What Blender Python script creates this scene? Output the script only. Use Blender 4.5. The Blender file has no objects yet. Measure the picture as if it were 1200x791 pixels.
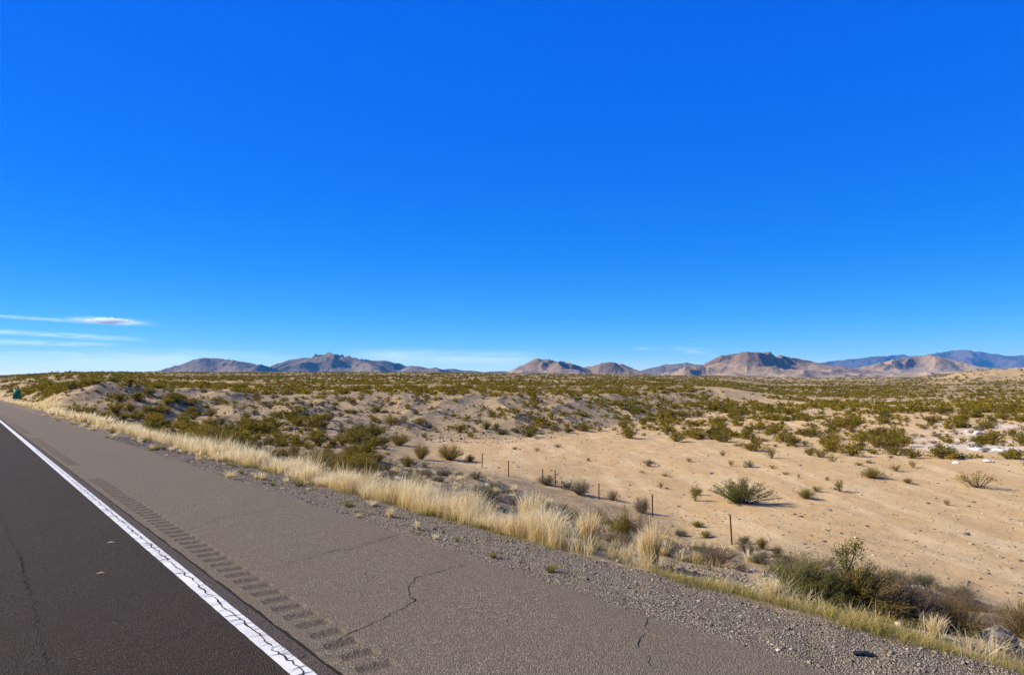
import bpy, math, random
import numpy as np
R = math.radians
rng = np.random.default_rng(7)
random.seed(7)
scene = bpy.context.scene
col = scene.collection

# ------------------------------------------------------------------ camera geometry (photo is 1200 x 791)
CAM_H = 2.1
PITCH = math.atan(62.5 / 800.0)
CP, SP = math.cos(PITCH), math.sin(PITCH)
AZ = R(38.66)                      # the road runs this far to the left of the view
RS, RC = math.sin(AZ), math.cos(AZ)

def ray(px, py):
    cx = (px - 600.0) / 800.0; cy = (395.5 - py) / 800.0
    dy = CP - cy * SP; dz = SP + cy * CP
    return cx / dy, dz / dy        # tangent of azimuth, slope

def st2xy(s, t):
    return s * RC - t * RS, s * RS + t * RC

def xy2st(x, y):
    return x * RC + y * RS, -x * RS + y * RC

def px2st(px, py, z=0.0):
    u, m = ray(px, py)
    Y = (CAM_H - z) / -m
    return xy2st(u * Y, Y)

# ------------------------------------------------------------------ noise
def _h(ix, iy, seed):
    n = (ix.astype(np.int64) * 374761393 + iy.astype(np.int64) * 668265263 + seed * 974634777) & 0xffffffff
    n = ((n ^ (n >> 13)) * 1274126177) & 0xffffffff
    n = (n ^ (n >> 16)) & 0xffffffff
    return n
def pnoise(x, y, seed=0):
    x = np.asarray(x, float); y = np.asarray(y, float)
    x0 = np.floor(x); y0 = np.floor(y); fx = x - x0; fy = y - y0
    sx = fx * fx * fx * (fx * (fx * 6 - 15) + 10); sy = fy * fy * fy * (fy * (fy * 6 - 15) + 10)
    def g(ix, iy, dx, dy):
        a = _h(ix, iy, seed) * (2 * math.pi / 4294967296.0)
        return np.cos(a) * dx + np.sin(a) * dy
    a = g(x0, y0, fx, fy); b = g(x0 + 1, y0, fx - 1, fy)
    c = g(x0, y0 + 1, fx, fy - 1); d = g(x0 + 1, y0 + 1, fx - 1, fy - 1)
    return 1.4 * ((a + (b - a) * sx) * (1 - sy) + (c + (d - c) * sx) * sy)
def fbm(x, y, o=4, seed=0):
    v = 0; a = 1.0; f = 1.0
    for i in range(o):
        v = v + a * pnoise(x * f, y * f, seed + i * 17); a *= .5; f *= 2.03
    return v
def ridged(x, y, o=4, seed=0, gain=.5):
    v = 0; a = 1.0; f = 1.0; w = 1.0
    for i in range(o):
        n = 1 - np.abs(pnoise(x * f, y * f, seed + i * 31)) * 1.6
        n = np.clip(n, 0, 1) ** 2 * w
        v = v + a * n; w = np.clip(n * 1.6, 0, 1); a *= gain; f *= 2.1
    return v
def smooth(a, b, x):
    q = np.clip((x - a) / (b - a), 0, 1)
    return q * q * (3 - 2 * q)

# ------------------------------------------------------------------ lie of the land
PROFILES = [
 (-150, [(30,522),(60,490),(120,474),(200,467.6),(400,461),(700,455),(1500,446),(3000,441)]),
 (-40,  [(60,490),(100,477),(170,468),(230,462),(320,455),(500,449),(1500,442),(3000,440)]),
 (0,    [(60,488),(120,475),(170,468),(210,458),(280,451),(420,445),(1500,441),(3000,440)]),
 (60,   [(45,500),(66,487),(80,479),(112,461),(170,450),(330,439),(1500,438),(3000,437.5)]),
 (120,  [(40,505),(55,496),(68,485),(102,460),(150,450),(350,438),(1500,437),(3000,437)]),
 (200,  [(35,525),(58,511),(72,498),(104,463),(150,453),(400,442),(1500,437),(3000,437)]),
 (300,  [(38,530),(62,513),(78,498),(110,464),(160,455),(450,442),(1500,436.5),(3000,436.5)]),
 (400,  [(40,545),(55,523),(75,504),(112,463),(180,453),(500,442),(1500,436.5),(3000,436.5)]),
 (500,  [(40,553),(58,529),(76,513),(118,463),(200,452),(500,443),(1500,437),(3000,437)]),
 (600,  [(40,563),(60,532),(80,513),(127,463),(220,452),(500,444),(1500,438),(3000,437.5)]),
 (700,  [(36,592),(60,537),(105,501),(145,464),(250,453),(600,444),(1500,439.5),(3000,438.5)]),
 (800,  [(32,618),(60,539),(140,486),(188,460),(300,452),(600,446),(1500,441),(3000,440)]),
 (850,  [(29,630),(60,540),(145,484),(230,458),(320,452),(650,446),(1500,441),(3000,440)]),
 (900,  [(27,640),(60,540),(150,483),(260,464),(400,456),(800,449),(1500,444),(3000,442)]),
 (1000, [(23,668),(60,541),(150,483),(300,465),(450,457),(800,450),(1500,445),(3000,442)]),
 (1080, [(21,690),(60,542),(150,482),(300,465),(500,456),(700,450),(1500,443),(3000,441)]),
 (1140, [(20,705),(60,542),(150,481),(300,464),(500,454),(640,448),(800,437),(3000,437)]),
 (1200, [(19,720),(60,542),(150,480),(300,463),(500,451),(620,446),(780,434),(3000,435)]),
 (1500, [(14,780),(60,542),(150,480),(300,463),(500,451),(620,446),(780,432),(3000,433)]),
]
NU = 420
UG = np.linspace(-1.4, 1.4, NU)
LYG = np.linspace(math.log(8), math.log(40000), 500)
def _build_table():
    cu = np.array([ray(p[0], p[1][2][1])[0] for p in PROFILES])
    ctrl_l = np.zeros((NU, 8)); ctrl_z = np.zeros((NU, 8))
    for k in range(8):
        ly = np.array([math.log(p[1][k][0]) for p in PROFILES])
        m = np.array([ray(p[0], p[1][k][1])[1] for p in PROFILES])
        ctrl_l[:, k] = np.interp(UG, cu, ly)
        ctrl_z[:, k] = np.interp(UG, cu, m)                    # slopes seen from the road
    def blur(a, w):
        k = np.exp(-np.linspace(-2, 2, 2 * w + 1) ** 2); k /= k.sum()
        return np.array([np.convolve(np.pad(a[:, j], w, mode='edge'), k, 'valid') for j in range(a.shape[1])]).T
    ctrl_l = blur(ctrl_l, 6); ctrl_m = blur(ctrl_z, 6)
    zt = np.zeros((NU, len(LYG)))
    for i in range(NU):
        m = np.interp(LYG, ctrl_l[i], ctrl_m[i])
        z = CAM_H + m * np.exp(LYG)
        z0 = CAM_H + ctrl_m[i, 0] * math.exp(ctrl_l[i, 0])
        z = np.where(LYG < ctrl_l[i, 0], z0, z)
        zt[i] = z
    kk = np.exp(-np.linspace(-2, 2, 9) ** 2); kk /= kk.sum()
    zt = np.array([np.convolve(np.pad(r, 4, mode='edge'), kk, 'valid') for r in zt])
    return zt, ctrl_l, ctrl_m
ZT, CL, CM = _build_table()
S0 = np.clip((UG * RC + RS) * np.exp(CL[:, 0]) - 6.5, 2.0, 17.0)
def _bil(u, ly):
    fu = np.clip((u - UG[0]) / (UG[1] - UG[0]), 0, NU - 1.001); iu = fu.astype(int); fu = fu - iu
    fl = np.clip((ly - LYG[0]) / (LYG[1] - LYG[0]), 0, len(LYG) - 1.001); il = fl.astype(int); fl = fl - il
    return ((ZT[iu, il] * (1 - fu) + ZT[iu + 1, il] * fu) * (1 - fl) + (ZT[iu, il + 1] * (1 - fu) + ZT[iu + 1, il + 1] * fu) * fl)
def zone(x, y):
    """per point: u, Y, s, t and where it lies between the bluff's foot and top"""
    Y = np.maximum(y, 3.0); u = np.clip(x / Y, -1.39, 1.39)
    s, t = xy2st(x, y)
    ly = np.log(Y)
    foot = np.interp(u, UG, CL[:, 2]); top = np.interp(u, UG, CL[:, 3])
    return u, Y, s, t, ly, foot, top
def H(x, y, fine=True):
    x = np.asarray(x, float); y = np.asarray(y, float)
    u, Y, s, t, ly, foot, top = zone(x, y)
    z = _bil(u, ly)
    W = np.interp(u, UG, S0)
    # erosion of the bluff, stronger in the gullies on the left
    onb = smooth(foot - .12, foot + .15, ly) * (1 - smooth(top - .05, top + .35, ly))
    left = 1 - smooth(-.42, -.15, u)
    rightside = smooth(.28, .36, u)
    amp = onb * (1.0 + .25 * left) * (1 - .8 * rightside)
    wx = x + 3 * pnoise(x / 15, y / 15, 5); wy = y + 3 * pnoise(x / 15, y / 15, 6)
    z = z + amp * (ridged(wx / 11, wy / 26, 4, 3, .42) - .7) * .42
    # gentle swells
    far = smooth(60, 200, Y)
    z = z + far * np.minimum(Y, 900) / 900 * 2.2 * fbm(x / 130, y / 130, 3, 11) + far * .35 * fbm(x / 35, y / 35, 3, 12)
    bad = smooth(.57, .66, u) * smooth(math.log(560), math.log(680), ly) * (1 - smooth(math.log(900), math.log(1400), ly))
    z = z + bad * 4 * (ridged(x / 60, y / 90, 4, 21) - .8)
    bl = smooth(.30, .36, u) * (1 - smooth(.5, .62, u)) * smooth(math.log(900), math.log(1200), ly) * (1 - smooth(math.log(1600), math.log(2400), ly))
    z = z + bl * 5 * (ridged(x / 70, y / 110, 4, 22) - .7)
    # knolls beside the gullies on the left, their far sides in shade
    for (kx, ky, kh, ra, rb) in KNOLLS:
        dx = x - kx; dy = y - ky
        z = z + kh * np.exp(-(np.where(dx > 0, dx / (ra * .55), dx / (ra * 1.7))) ** 2 - (dy / rb) ** 2)
    # down the embankment
    w = np.clip((s - 6.4) / W, 0, 1)
    w = w * .9 + .1 * w * w * (3 - 2 * w)
    zr = np.where(s < 5.0, -.1, -.035 - .02 * np.clip(s - 5.0, 0, 2))
    zr = np.where(s < -8, -.4, zr)
    off = smooth(6.6, 9.5, s)
    z = zr + (z - zr) * w
    z = np.where(s < 0, zr + (z - zr) * smooth(12, 60, -s) * 0.0 + smooth(20, 200, -s) * np.maximum(_bil(u, ly), -.4) * .5, z)
    if fine:
        z = z + off * (.16 * fbm(x / 5.5, y / 5.5, 4, 31) + .05 * fbm(x / 1.3, y / 1.3, 3, 41)) * (1 - .55 * smooth(24, 28, s) * (1 - smooth(4.2, 4.6, ly)))
        z = z + smooth(5.1, 5.5, s) * (1 - smooth(6.6, 9, s)) * (.022 * fbm(x / .7, y / .7, 3, 51) + .01 * pnoise(x / .16, y / .16, 52))
        # little washes down the road bank
        bank = off * (1 - smooth(20, 25, s)) * (1 - smooth(45, 70, Y))
        z = z + bank * .16 * (ridged(t / 2.6 + .5 * pnoise(s / 3, t / 3, 61), s / 9, 3, 62) - .8)
    return z
KNOLLS = []
def at_px(px, py):
    """the spot on the ground that the photo's pixel shows"""
    u, m = ray(px, py)
    Y = np.exp(np.linspace(math.log(3.5), math.log(3000), 2600))
    g = H(u * Y, Y); d = CAM_H + m * Y - g
    i = np.argmax(d < 0) if (d < 0).any() else len(Y) - 1
    i = max(i, 1)
    f = d[i - 1] / (d[i - 1] - d[i] + 1e-9); f = min(max(f, 0), 1)
    Yh = Y[i - 1] + (Y[i] - Y[i - 1]) * f
    return float(u * Yh), float(Yh), float(H(np.array([u * Yh]), np.array([Yh]))[0])
def place_knoll(px, Yk, h, ra, rb):
    u, _ = ray(px, 470); KNOLLS.append((u * Yk, Yk, h * (.62 if 90 < px < 225 else .4), ra * 1.2, rb * 1.2))
for k in [(272, 104, 2.3, 7, 6), (168, 92, 1.6, 6, 9), (100, 82, 1.2, 4, 8), (140, 80, 1.0, 5, 7), (215, 90, 1.2, 7, 7), (330, 88, 1.5, 8, 8), (385, 80, 1.1, 7, 8)]:
    place_knoll(*k)

# ------------------------------------------------------------------ scene helpers
def tag(o, label=None, cat=None, group=None, kind=None):
    if label: o['label'] = label
    if cat: o['category'] = cat
    if group: o['group'] = group
    if kind: o['kind'] = kind
    return o
def mesh(name, v, faces=None, quads=None, tris=None, attrs=None, fattrs=None, smooth_shade=False, mat=None):
    """numpy mesh; quads/tris are index arrays"""
    me = bpy.data.meshes.new(name)
    v = np.asarray(v, np.float32)
    me.vertices.add(len(v)); me.vertices.foreach_set('co', v.ravel())
    loops = []; starts = []; n = 0
    if quads is not None and len(quads):
        q = np.asarray(quads, np.int32); loops.append(q.ravel()); starts.append(n + 4 * np.arange(len(q))); n += q.size
    if tris is not None and len(tris):
        q = np.asarray(tris, np.int32); loops.append(q.ravel()); starts.append(n + 3 * np.arange(len(q))); n += q.size
    loops = np.concatenate(loops); starts = np.concatenate(starts).astype(np.int32)
    me.loops.add(len(loops)); me.loops.foreach_set('vertex_index', loops)
    me.polygons.add(len(starts)); me.polygons.foreach_set('loop_start', starts)
    if attrs:
        for k, a in attrs.items():
            at = me.attributes.new(k, 'FLOAT', 'POINT'); at.data.foreach_set('value', np.asarray(a, np.float32))
    if fattrs:
        for k, a in fattrs.items():
            at = me.attributes.new(k, 'FLOAT', 'FACE'); at.data.foreach_set('value', np.asarray(a, np.float32))
    me.update(calc_edges=True)
    if smooth_shade: me.polygons.foreach_set('use_smooth', np.ones(len(starts), bool))
    me.validate()
    if mat: me.materials.append(mat)
    return me
def obj(name, me, parent=None, loc=None):
    o = bpy.data.objects.new(name, me); col.objects.link(o)
    if parent: o.parent = parent
    if loc is not None: o.location = loc
    return o
def empty(name, loc, rz=0):
    o = bpy.data.objects.new(name, None); col.objects.link(o); o.location = loc; o.rotation_euler = (0, 0, rz)
    o.empty_display_size = .2
    return o
def copy_tree(o, parent=None):
    c = o.copy(); col.objects.link(c); c.parent = parent
    for ch in o.children: copy_tree(ch, c)
    return c

class NT:
    def __init__(self, tree): self.t = tree
    def n(self, typ, **kw):
        nd = self.t.nodes.new(typ)
        for k, v in kw.items(): setattr(nd, k, v)
        return nd
    def l(self, a, b): self.t.links.new(a, b)
    def put(self, inp, v):
        if isinstance(v, bpy.types.NodeSocket): self.l(v, inp)
        else: inp.default_value = v
    def math(self, op, a, b=None, c=None, clamp=False):
        nd = self.n('ShaderNodeMath', operation=op, use_clamp=clamp)
        self.put(nd.inputs[0], a)
        if b is not None: self.put(nd.inputs[1], b)
        if c is not None: self.put(nd.inputs[2], c)
        return nd.outputs[0]
    def mix(self, f, a, b, blend='MIX'):
        nd = self.n('ShaderNodeMix', data_type='RGBA', blend_type=blend)
        self.put(nd.inputs[0], f)
        for i, v in ((6, a), (7, b)):
            self.put(nd.inputs[i], v if isinstance(v, bpy.types.NodeSocket) else (*v, 1))
        return nd.outputs[2]
    def noise(self, vec, scale, detail=4, rough=.55, dist=0):
        nd = self.n('ShaderNodeTexNoise'); self.l(vec, nd.inputs['Vector'])
        nd.inputs['Scale'].default_value = scale; nd.inputs['Detail'].default_value = detail
        nd.inputs['Roughness'].default_value = rough; nd.inputs['Distortion'].default_value = dist
        return nd.outputs['Fac']
    def voro(self, vec, scale, feature='F1', out='Distance'):
        nd = self.n('ShaderNodeTexVoronoi', feature=feature); self.l(vec, nd.inputs['Vector'])
        nd.inputs['Scale'].default_value = scale
        return nd.outputs[out]
    def rng(self, v, a, b, c=0.0, d=1.0, sm=True):
        nd = self.n('ShaderNodeMapRange', interpolation_type='SMOOTHSTEP' if sm else 'LINEAR')
        self.put(nd.inputs['Value'], v)
        for k, q in (('From Min', a), ('From Max', b), ('To Min', c), ('To Max', d)): self.put(nd.inputs[k], q)
        return nd.outputs['Result']
    def attr(self, name):
        nd = self.n('ShaderNodeAttribute', attribute_name=name); return nd.outputs['Fac']
    def ramp(self, f, stops):
        nd = self.n('ShaderNodeValToRGB'); self.l(f, nd.inputs[0]); e = nd.color_ramp.elements
        while len(e) < len(stops): e.new(.5)
        for k, (p, c) in enumerate(stops): e[k].position = p; e[k].color = (*c, 1)
        return nd.outputs[0]
    def mapping(self, vec, scale=(1,1,1), rot=(0,0,0), loc=(0,0,0)):
        nd = self.n('ShaderNodeMapping'); self.l(vec, nd.inputs[0])
        nd.inputs['Scale'].default_value = scale; nd.inputs['Rotation'].default_value = rot; nd.inputs['Location'].default_value = loc
        return nd.outputs[0]
def material(name, build):
    m = bpy.data.materials.new(name); m.use_nodes = True
    t = m.node_tree; t.nodes.clear(); T = NT(t)
    out = T.n('ShaderNodeOutputMaterial'); bs = T.n('ShaderNodeBsdfPrincipled')
    bs.inputs['Roughness'].default_value = .9
    bs.inputs['Specular IOR Level'].default_value = .2
    geo = T.n('ShaderNodeNewGeometry')
    r = build(T, bs, geo.outputs['Position'])
    T.l(r if r is not None else bs.outputs[0], out.inputs['Surface'])
    return m
def bump(T, bs, h, strength=.5, dist=.02):
    b = T.n('ShaderNodeBump'); b.inputs['Strength'].default_value = strength; b.inputs['Distance'].default_value = dist
    T.l(h, b.inputs['Height']); T.l(b.outputs[0], bs.inputs['Normal'])

# ------------------------------------------------------------------ materials
def ground_mat(T, bs, P):
    n1 = T.noise(P, .05, 5, .6); n2 = T.noise(P, .55, 6, .62); n3 = T.noise(P, 5, 6, .65); n4 = T.noise(P, 38, 3, .6)
    sand = T.mix(T.rng(n2, .35, .65), (.395, .262, .112), (.44, .302, .147))
    # tyre-smoothed streaks along the wash
    st = T.noise(T.mapping(P, (.5, .06, 1), (0, 0, R(-52))), 1.0, 4, .6)
    sand = T.mix(T.rng(st, .48, .62, 0, .5), sand, (.53, .40, .215))
    sand = T.mix(T.rng(T.noise(P, .21, 5, .6), .5, .68, 0, .5), sand, (.41, .265, .105))
    hill = T.mix(T.rng(n2, .3, .68), (.23, .165, .082), (.335, .245, .128))
    hill = T.mix(T.rng(n1, .42, .62, 0, .6), hill, (.29, .20, .105))
    hill = T.mix(T.rng(n3, .56, .68, 0, .75), hill, (.155, .11, .055))
    hill = T.mix(T.rng(T.noise(P, 1.7, 5, .7), .6, .68, 0, .5), hill, (.43, .33, .19))
    hill = T.mix(T.rng(T.noise(P, 2.6, 6, .75), .53, .6, 0, .6), hill, (.13, .095, .05))
    plat = T.mix(T.rng(n1, .4, .6), (.20, .138, .058), (.29, .205, .095))
    plat = T.mix(T.rng(T.noise(P, .09, 6, .7), .57, .66, 0, .8), plat, (.44, .33, .19))
    c = T.mix(T.attr('sandy'), hill, sand)
    c = T.mix(T.attr('plateau'), c, plat)
    wh = T.math('MULTIPLY', T.attr('pale'), T.rng(T.noise(P, 1.1, 6, .7), .36, .52))
    c = T.mix(T.math('MULTIPLY', wh, .75), c, (.56, .50, .43))
    # pebbles: pale and dark specks
    vd = T.voro(P, 9); vc = T.voro(P, 9, out='Color')
    sep = T.n('ShaderNodeSeparateColor'); T.l(vc, sep.inputs[0])
    spot = T.math('MULTIPLY', T.rng(vd, .32, .2), T.rng(sep.outputs[0], .72, .8))
    c = T.mix(T.math('MULTIPLY', spot, .7), c, T.mix(T.rng(sep.outputs[1], .45, .55), (.17, .125, .10), (.62, .53, .44)))
    vd2 = T.voro(P, 2.3); vc2 = T.voro(P, 2.3, out='Color')
    sp2 = T.n('ShaderNodeSeparateColor'); T.l(vc2, sp2.inputs[0])
    spot2 = T.math('MULTIPLY', T.rng(vd2, .2, .12), T.rng(sp2.outputs[0], .86, .9))
    c = T.mix(T.math('MULTIPLY', spot2, .6), c, (.20, .145, .10))
    # gravel beside the road
    gv = T.voro(P, 70, out='Color'); gs = T.n('ShaderNodeSeparateColor'); T.l(gv, gs.inputs[0])
    grav = T.ramp(gs.outputs[0], [(0, (.06, .046, .030)), (.4, (.13, .102, .068)), (.75, (.21, .168, .115)), (1, (.42, .36, .27))])
    grav = T.mix(T.rng(n2, .3, .7, 0, .45), grav, (.20, .155, .105))
    c = T.mix(T.attr('roadside'), c, grav)
    c = T.mix(.16, c, T.ramp(n4, [(.25, (.1, .08, .06)), (.75, (1, .95, .9))]), 'OVERLAY')
    T.l(c, bs.inputs['Base Color'])
    bs.inputs['Roughness'].default_value = .95; bs.inputs['Specular IOR Level'].default_value = .08
    gd = T.voro(P, 70)
    h = T.math('ADD', T.math('MULTIPLY', n3, .9), T.math('MULTIPLY', n4, .25))
    h = T.math('ADD', h, T.math('MULTIPLY', T.math('MULTIPLY', T.attr('roadside'), gd), -.9))
    h = T.math('ADD', h, T.math('MULTIPLY', spot, .3))
    bump(T, bs, h, .75, .06)
M_GROUND = material('desert ground', ground_mat)

def asphalt(dark, mid, lite, brown):
    def f(T, bs, P):
        n1 = T.noise(P, .8, 5, .6); n2 = T.noise(P, 9, 5, .65); v = T.voro(P, 95, out='Color')
        s = T.n('ShaderNodeSeparateColor'); T.l(v, s.inputs[0])
        c = T.ramp(s.outputs[0], [(0, dark), (.5, mid), (.88, lite), (1, tuple(min(1, q * 1.7) for q in lite))])
        c = T.mix(T.rng(n1, .35, .65, 0, .5), c, brown)
        c = T.mix(T.rng(n2, .5, .75, 0, .45), c, dark)
        stripe = T.noise(T.mapping(P, (1.3, .04, 1), (0, 0, -AZ)), 1.0, 4, .6)   # wear that runs along the lane
        c = T.mix(T.rng(stripe, .4, .65, 0, .35), c, mid)
        c = T.mix(T.math('MULTIPLY', T.attr('rough'), .6), c, dark)
        T.l(c, bs.inputs['Base Color'])
        bs.inputs['Roughness'].default_value = .9; bs.inputs['Specular IOR Level'].default_value = .06
        h = T.math('ADD', T.math('MULTIPLY', T.voro(P, 95), -1.0), T.math('MULTIPLY', n2, .8))
        bump(T, bs, h, 1.0, .009)
    return f
M_LANE = material('dark asphalt', asphalt((.021, .0165, .0118), (.033, .0264, .019), (.056, .045, .033), (.043, .0325, .0225)))
M_SHOULDER = material('brown asphalt', asphalt((.083, .063, .041), (.130, .101, .067), (.190, .152, .105), (.142, .109, .072)))
M_EDGE = material('asphalt strip by the joint', asphalt((.040, .031, .025), (.063, .050, .040), (.105, .085, .067), (.078, .060, .046)))
def paint_mat(T, bs, P):
    n = T.noise(P, 30, 5, .7); n2 = T.noise(P, 4, 4, .6)
    c = T.mix(T.rng(n2, .35, .7), (.60, .575, .52), (.48, .455, .41))
    c = T.mix(T.rng(n, .62, .72, 0, .75), c, (.16, .14, .13))
    T.l(c, bs.inputs['Base Color']); bs.inputs['Roughness'].default_value = .6
    bump(T, bs, n, .5, .004)
M_PAINT = material('white road paint', paint_mat)
def crack_mat(T, bs, P):
    c = T.mix(T.noise(P, 30, 3), (.004, .0035, .003), (.011, .009, .0075)); T.l(c, bs.inputs['Base Color'])
M_CRACK = material('open crack', crack_mat)

def leaf_mat(stops, trans=.25, vary=.35):
    def f(T, bs, P):
        oi = T.n('ShaderNodeObjectInfo')
        sh = T.attr('shade')
        k = T.math('ADD', T.math('MULTIPLY', sh, 1 - vary), T.math('MULTIPLY', T.math('FRACT', T.math('ADD', oi.outputs['Random'], T.attr('tone'))), vary))
        c = T.ramp(k, stops)
        d = T.n('ShaderNodeBsdfDiffuse'); T.l(c, d.inputs[0]); d.inputs['Roughness'].default_value = .3
        tr = T.n('ShaderNodeBsdfTranslucent'); T.l(c, tr.inputs[0])
        m = T.n('ShaderNodeMixShader'); m.inputs[0].default_value = trans
        T.l(d.outputs[0], m.inputs[1]); T.l(tr.outputs[0], m.inputs[2])
        return m.outputs[0]
    return f
M_CREO = material('creosote leaves', leaf_mat([(0, (.066, .052, .008)), (.3, (.142, .117, .012)), (.6, (.235, .172, .016)), (.85, (.33, .215, .022)), (1, (.36, .22, .045))], .35))
M_GREEN = material('green leaves', leaf_mat([(0, (.05, .06, .010)), (.4, (.11, .13, .018)), (.75, (.19, .195, .026)), (1, (.30, .25, .04))], .35))
M_SAGE = material('grey green leaves', leaf_mat([(0, (.055, .058, .030)), (.4, (.115, .112, .058)), (.75, (.185, .170, .092)), (1, (.28, .245, .14))]))
M_DRY = material('dry brown stalks', leaf_mat([(0, (.075, .055, .036)), (.4, (.155, .115, .07)), (.75, (.25, .19, .115)), (1, (.36, .28, .17))]))
M_GRASS = material('blond grass', leaf_mat([(0, (.14, .14, .035)), (.14, (.36, .25, .075)), (.38, (.62, .45, .18)), (.7, (.78, .65, .38)), (1, (.86, .79, .58))], .4, .3))
M_LOWGRASS = material('olive grass', leaf_mat([(0, (.085, .10, .022)), (.4, (.20, .18, .045)), (.7, (.40, .30, .09)), (1, (.60, .47, .20))], .3, .4))
M_ORANGE = material('yellowing leaves', leaf_mat([(0, (.07, .06, .015)), (.4, (.19, .13, .02)), (.75, (.34, .20, .03)), (1, (.45, .27, .05))]))
def wood_mat(T, bs, P):
    T.l(T.mix(T.noise(P, 40, 3), (.085, .055, .034), (.21, .145, .095)), bs.inputs['Base Color'])
M_TWIG = material('bare twigs', wood_mat)
def rust_mat(T, bs, P):
    n = T.noise(P, 12, 5, .7)
    T.l(T.mix(T.rng(n, .4, .65), (.055, .025, .014), (.14, .062, .03)), bs.inputs['Base Color']); bs.inputs['Roughness'].default_value = .85
    bump(T, bs, n, .4, .004)
M_RUST = material('rusty steel', rust_mat)
def stone_mat(T, bs, P):
    n = T.noise(P, 14, 5, .65)
    c = T.ramp(T.attr('shade'), [(0, (.065, .050, .033)), (.35, (.14, .11, .074)), (.7, (.235, .19, .13)), (1, (.46, .395, .29))])
    T.l(T.mix(T.rng(n, .35, .7, 0, .5), c, (.2, .165, .135)), bs.inputs['Base Color']); bump(T, bs, n, .5, .01)
M_STONE = material('gravel stone', stone_mat)
def rock_mat(T, bs, P):
    n = T.noise(T.mapping(P, (3, 3, 18)), 1.6, 5, .65); n2 = T.noise(P, 9, 5, .6)
    T.l(T.mix(T.rng(n, .35, .65), (.05, .042, .034), (.17, .145, .12)), bs.inputs['Base Color']); bump(T, bs, T.math('ADD', n, n2), .8, .03)
M_ROCK = material('grey layered rock', rock_mat)
def pale_mat(T, bs, P):
    n = T.noise(P, 3, 6, .7)
    T.l(T.mix(T.rng(n, .35, .65), (.36, .31, .26), (.60, .56, .51)), bs.inputs['Base Color']); bump(T, bs, n, .7, .05)
M_PALE = material('pale caliche rock', pale_mat)
def rubber_mat(T, bs, P):
    n = T.noise(P, 25, 4); T.l(T.mix(n, (.006, .006, .006), (.02, .019, .018)), bs.inputs['Base Color']); bs.inputs['Roughness'].default_value = .6
    bump(T, bs, n, .5, .01)
M_RUBBER = material('black rubber', rubber_mat)
def flat(rgb, rough=.5):
    def f(T, bs, P):
        n = T.noise(P, 6, 4, .6)
        T.l(T.mix(T.rng(n, .3, .7), rgb, tuple(q * .8 for q in rgb)), bs.inputs['Base Color']); bs.inputs['Roughness'].default_value = rough
    return f
M_SIGN = material('green sign sheet', flat((.006, .20, .085), .6)); M_SIGNW = material('white sign border', flat((.6, .66, .62), .4)); M_STEEL = material('galvanised steel', flat((.32, .36, .36), .5))
def mountain_mat(low, high, dark, zs):
    def f(T, bs, P):
        n1 = T.noise(T.mapping(P, (1, 1, 2.5)), 1 / 260, 7, .65); n2 = T.noise(P, 1 / 45, 6, .7); n3 = T.noise(P, 1 / 900, 4, .6)
        h = T.attr('high')
        f_ = T.math('ADD', h, T.math('MULTIPLY', T.math('SUBTRACT', n1, .5), 1.5))
        c = T.mix(T.rng(f_, .18, .62), low, high)
        c = T.mix(T.rng(n2, .47, .66, 0, .75), c, dark)
        c = T.mix(T.rng(T.noise(P, 1 / 120, 6, .7), .56, .66, 0, .45), c, tuple(min(1, q * 1.45) for q in low))
        T.l(c, bs.inputs['Base Color']); bs.inputs['Specular IOR Level'].default_value = .05
        bump(T, bs, T.math('ADD', n1, n2), .9, zs)
    return f

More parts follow.
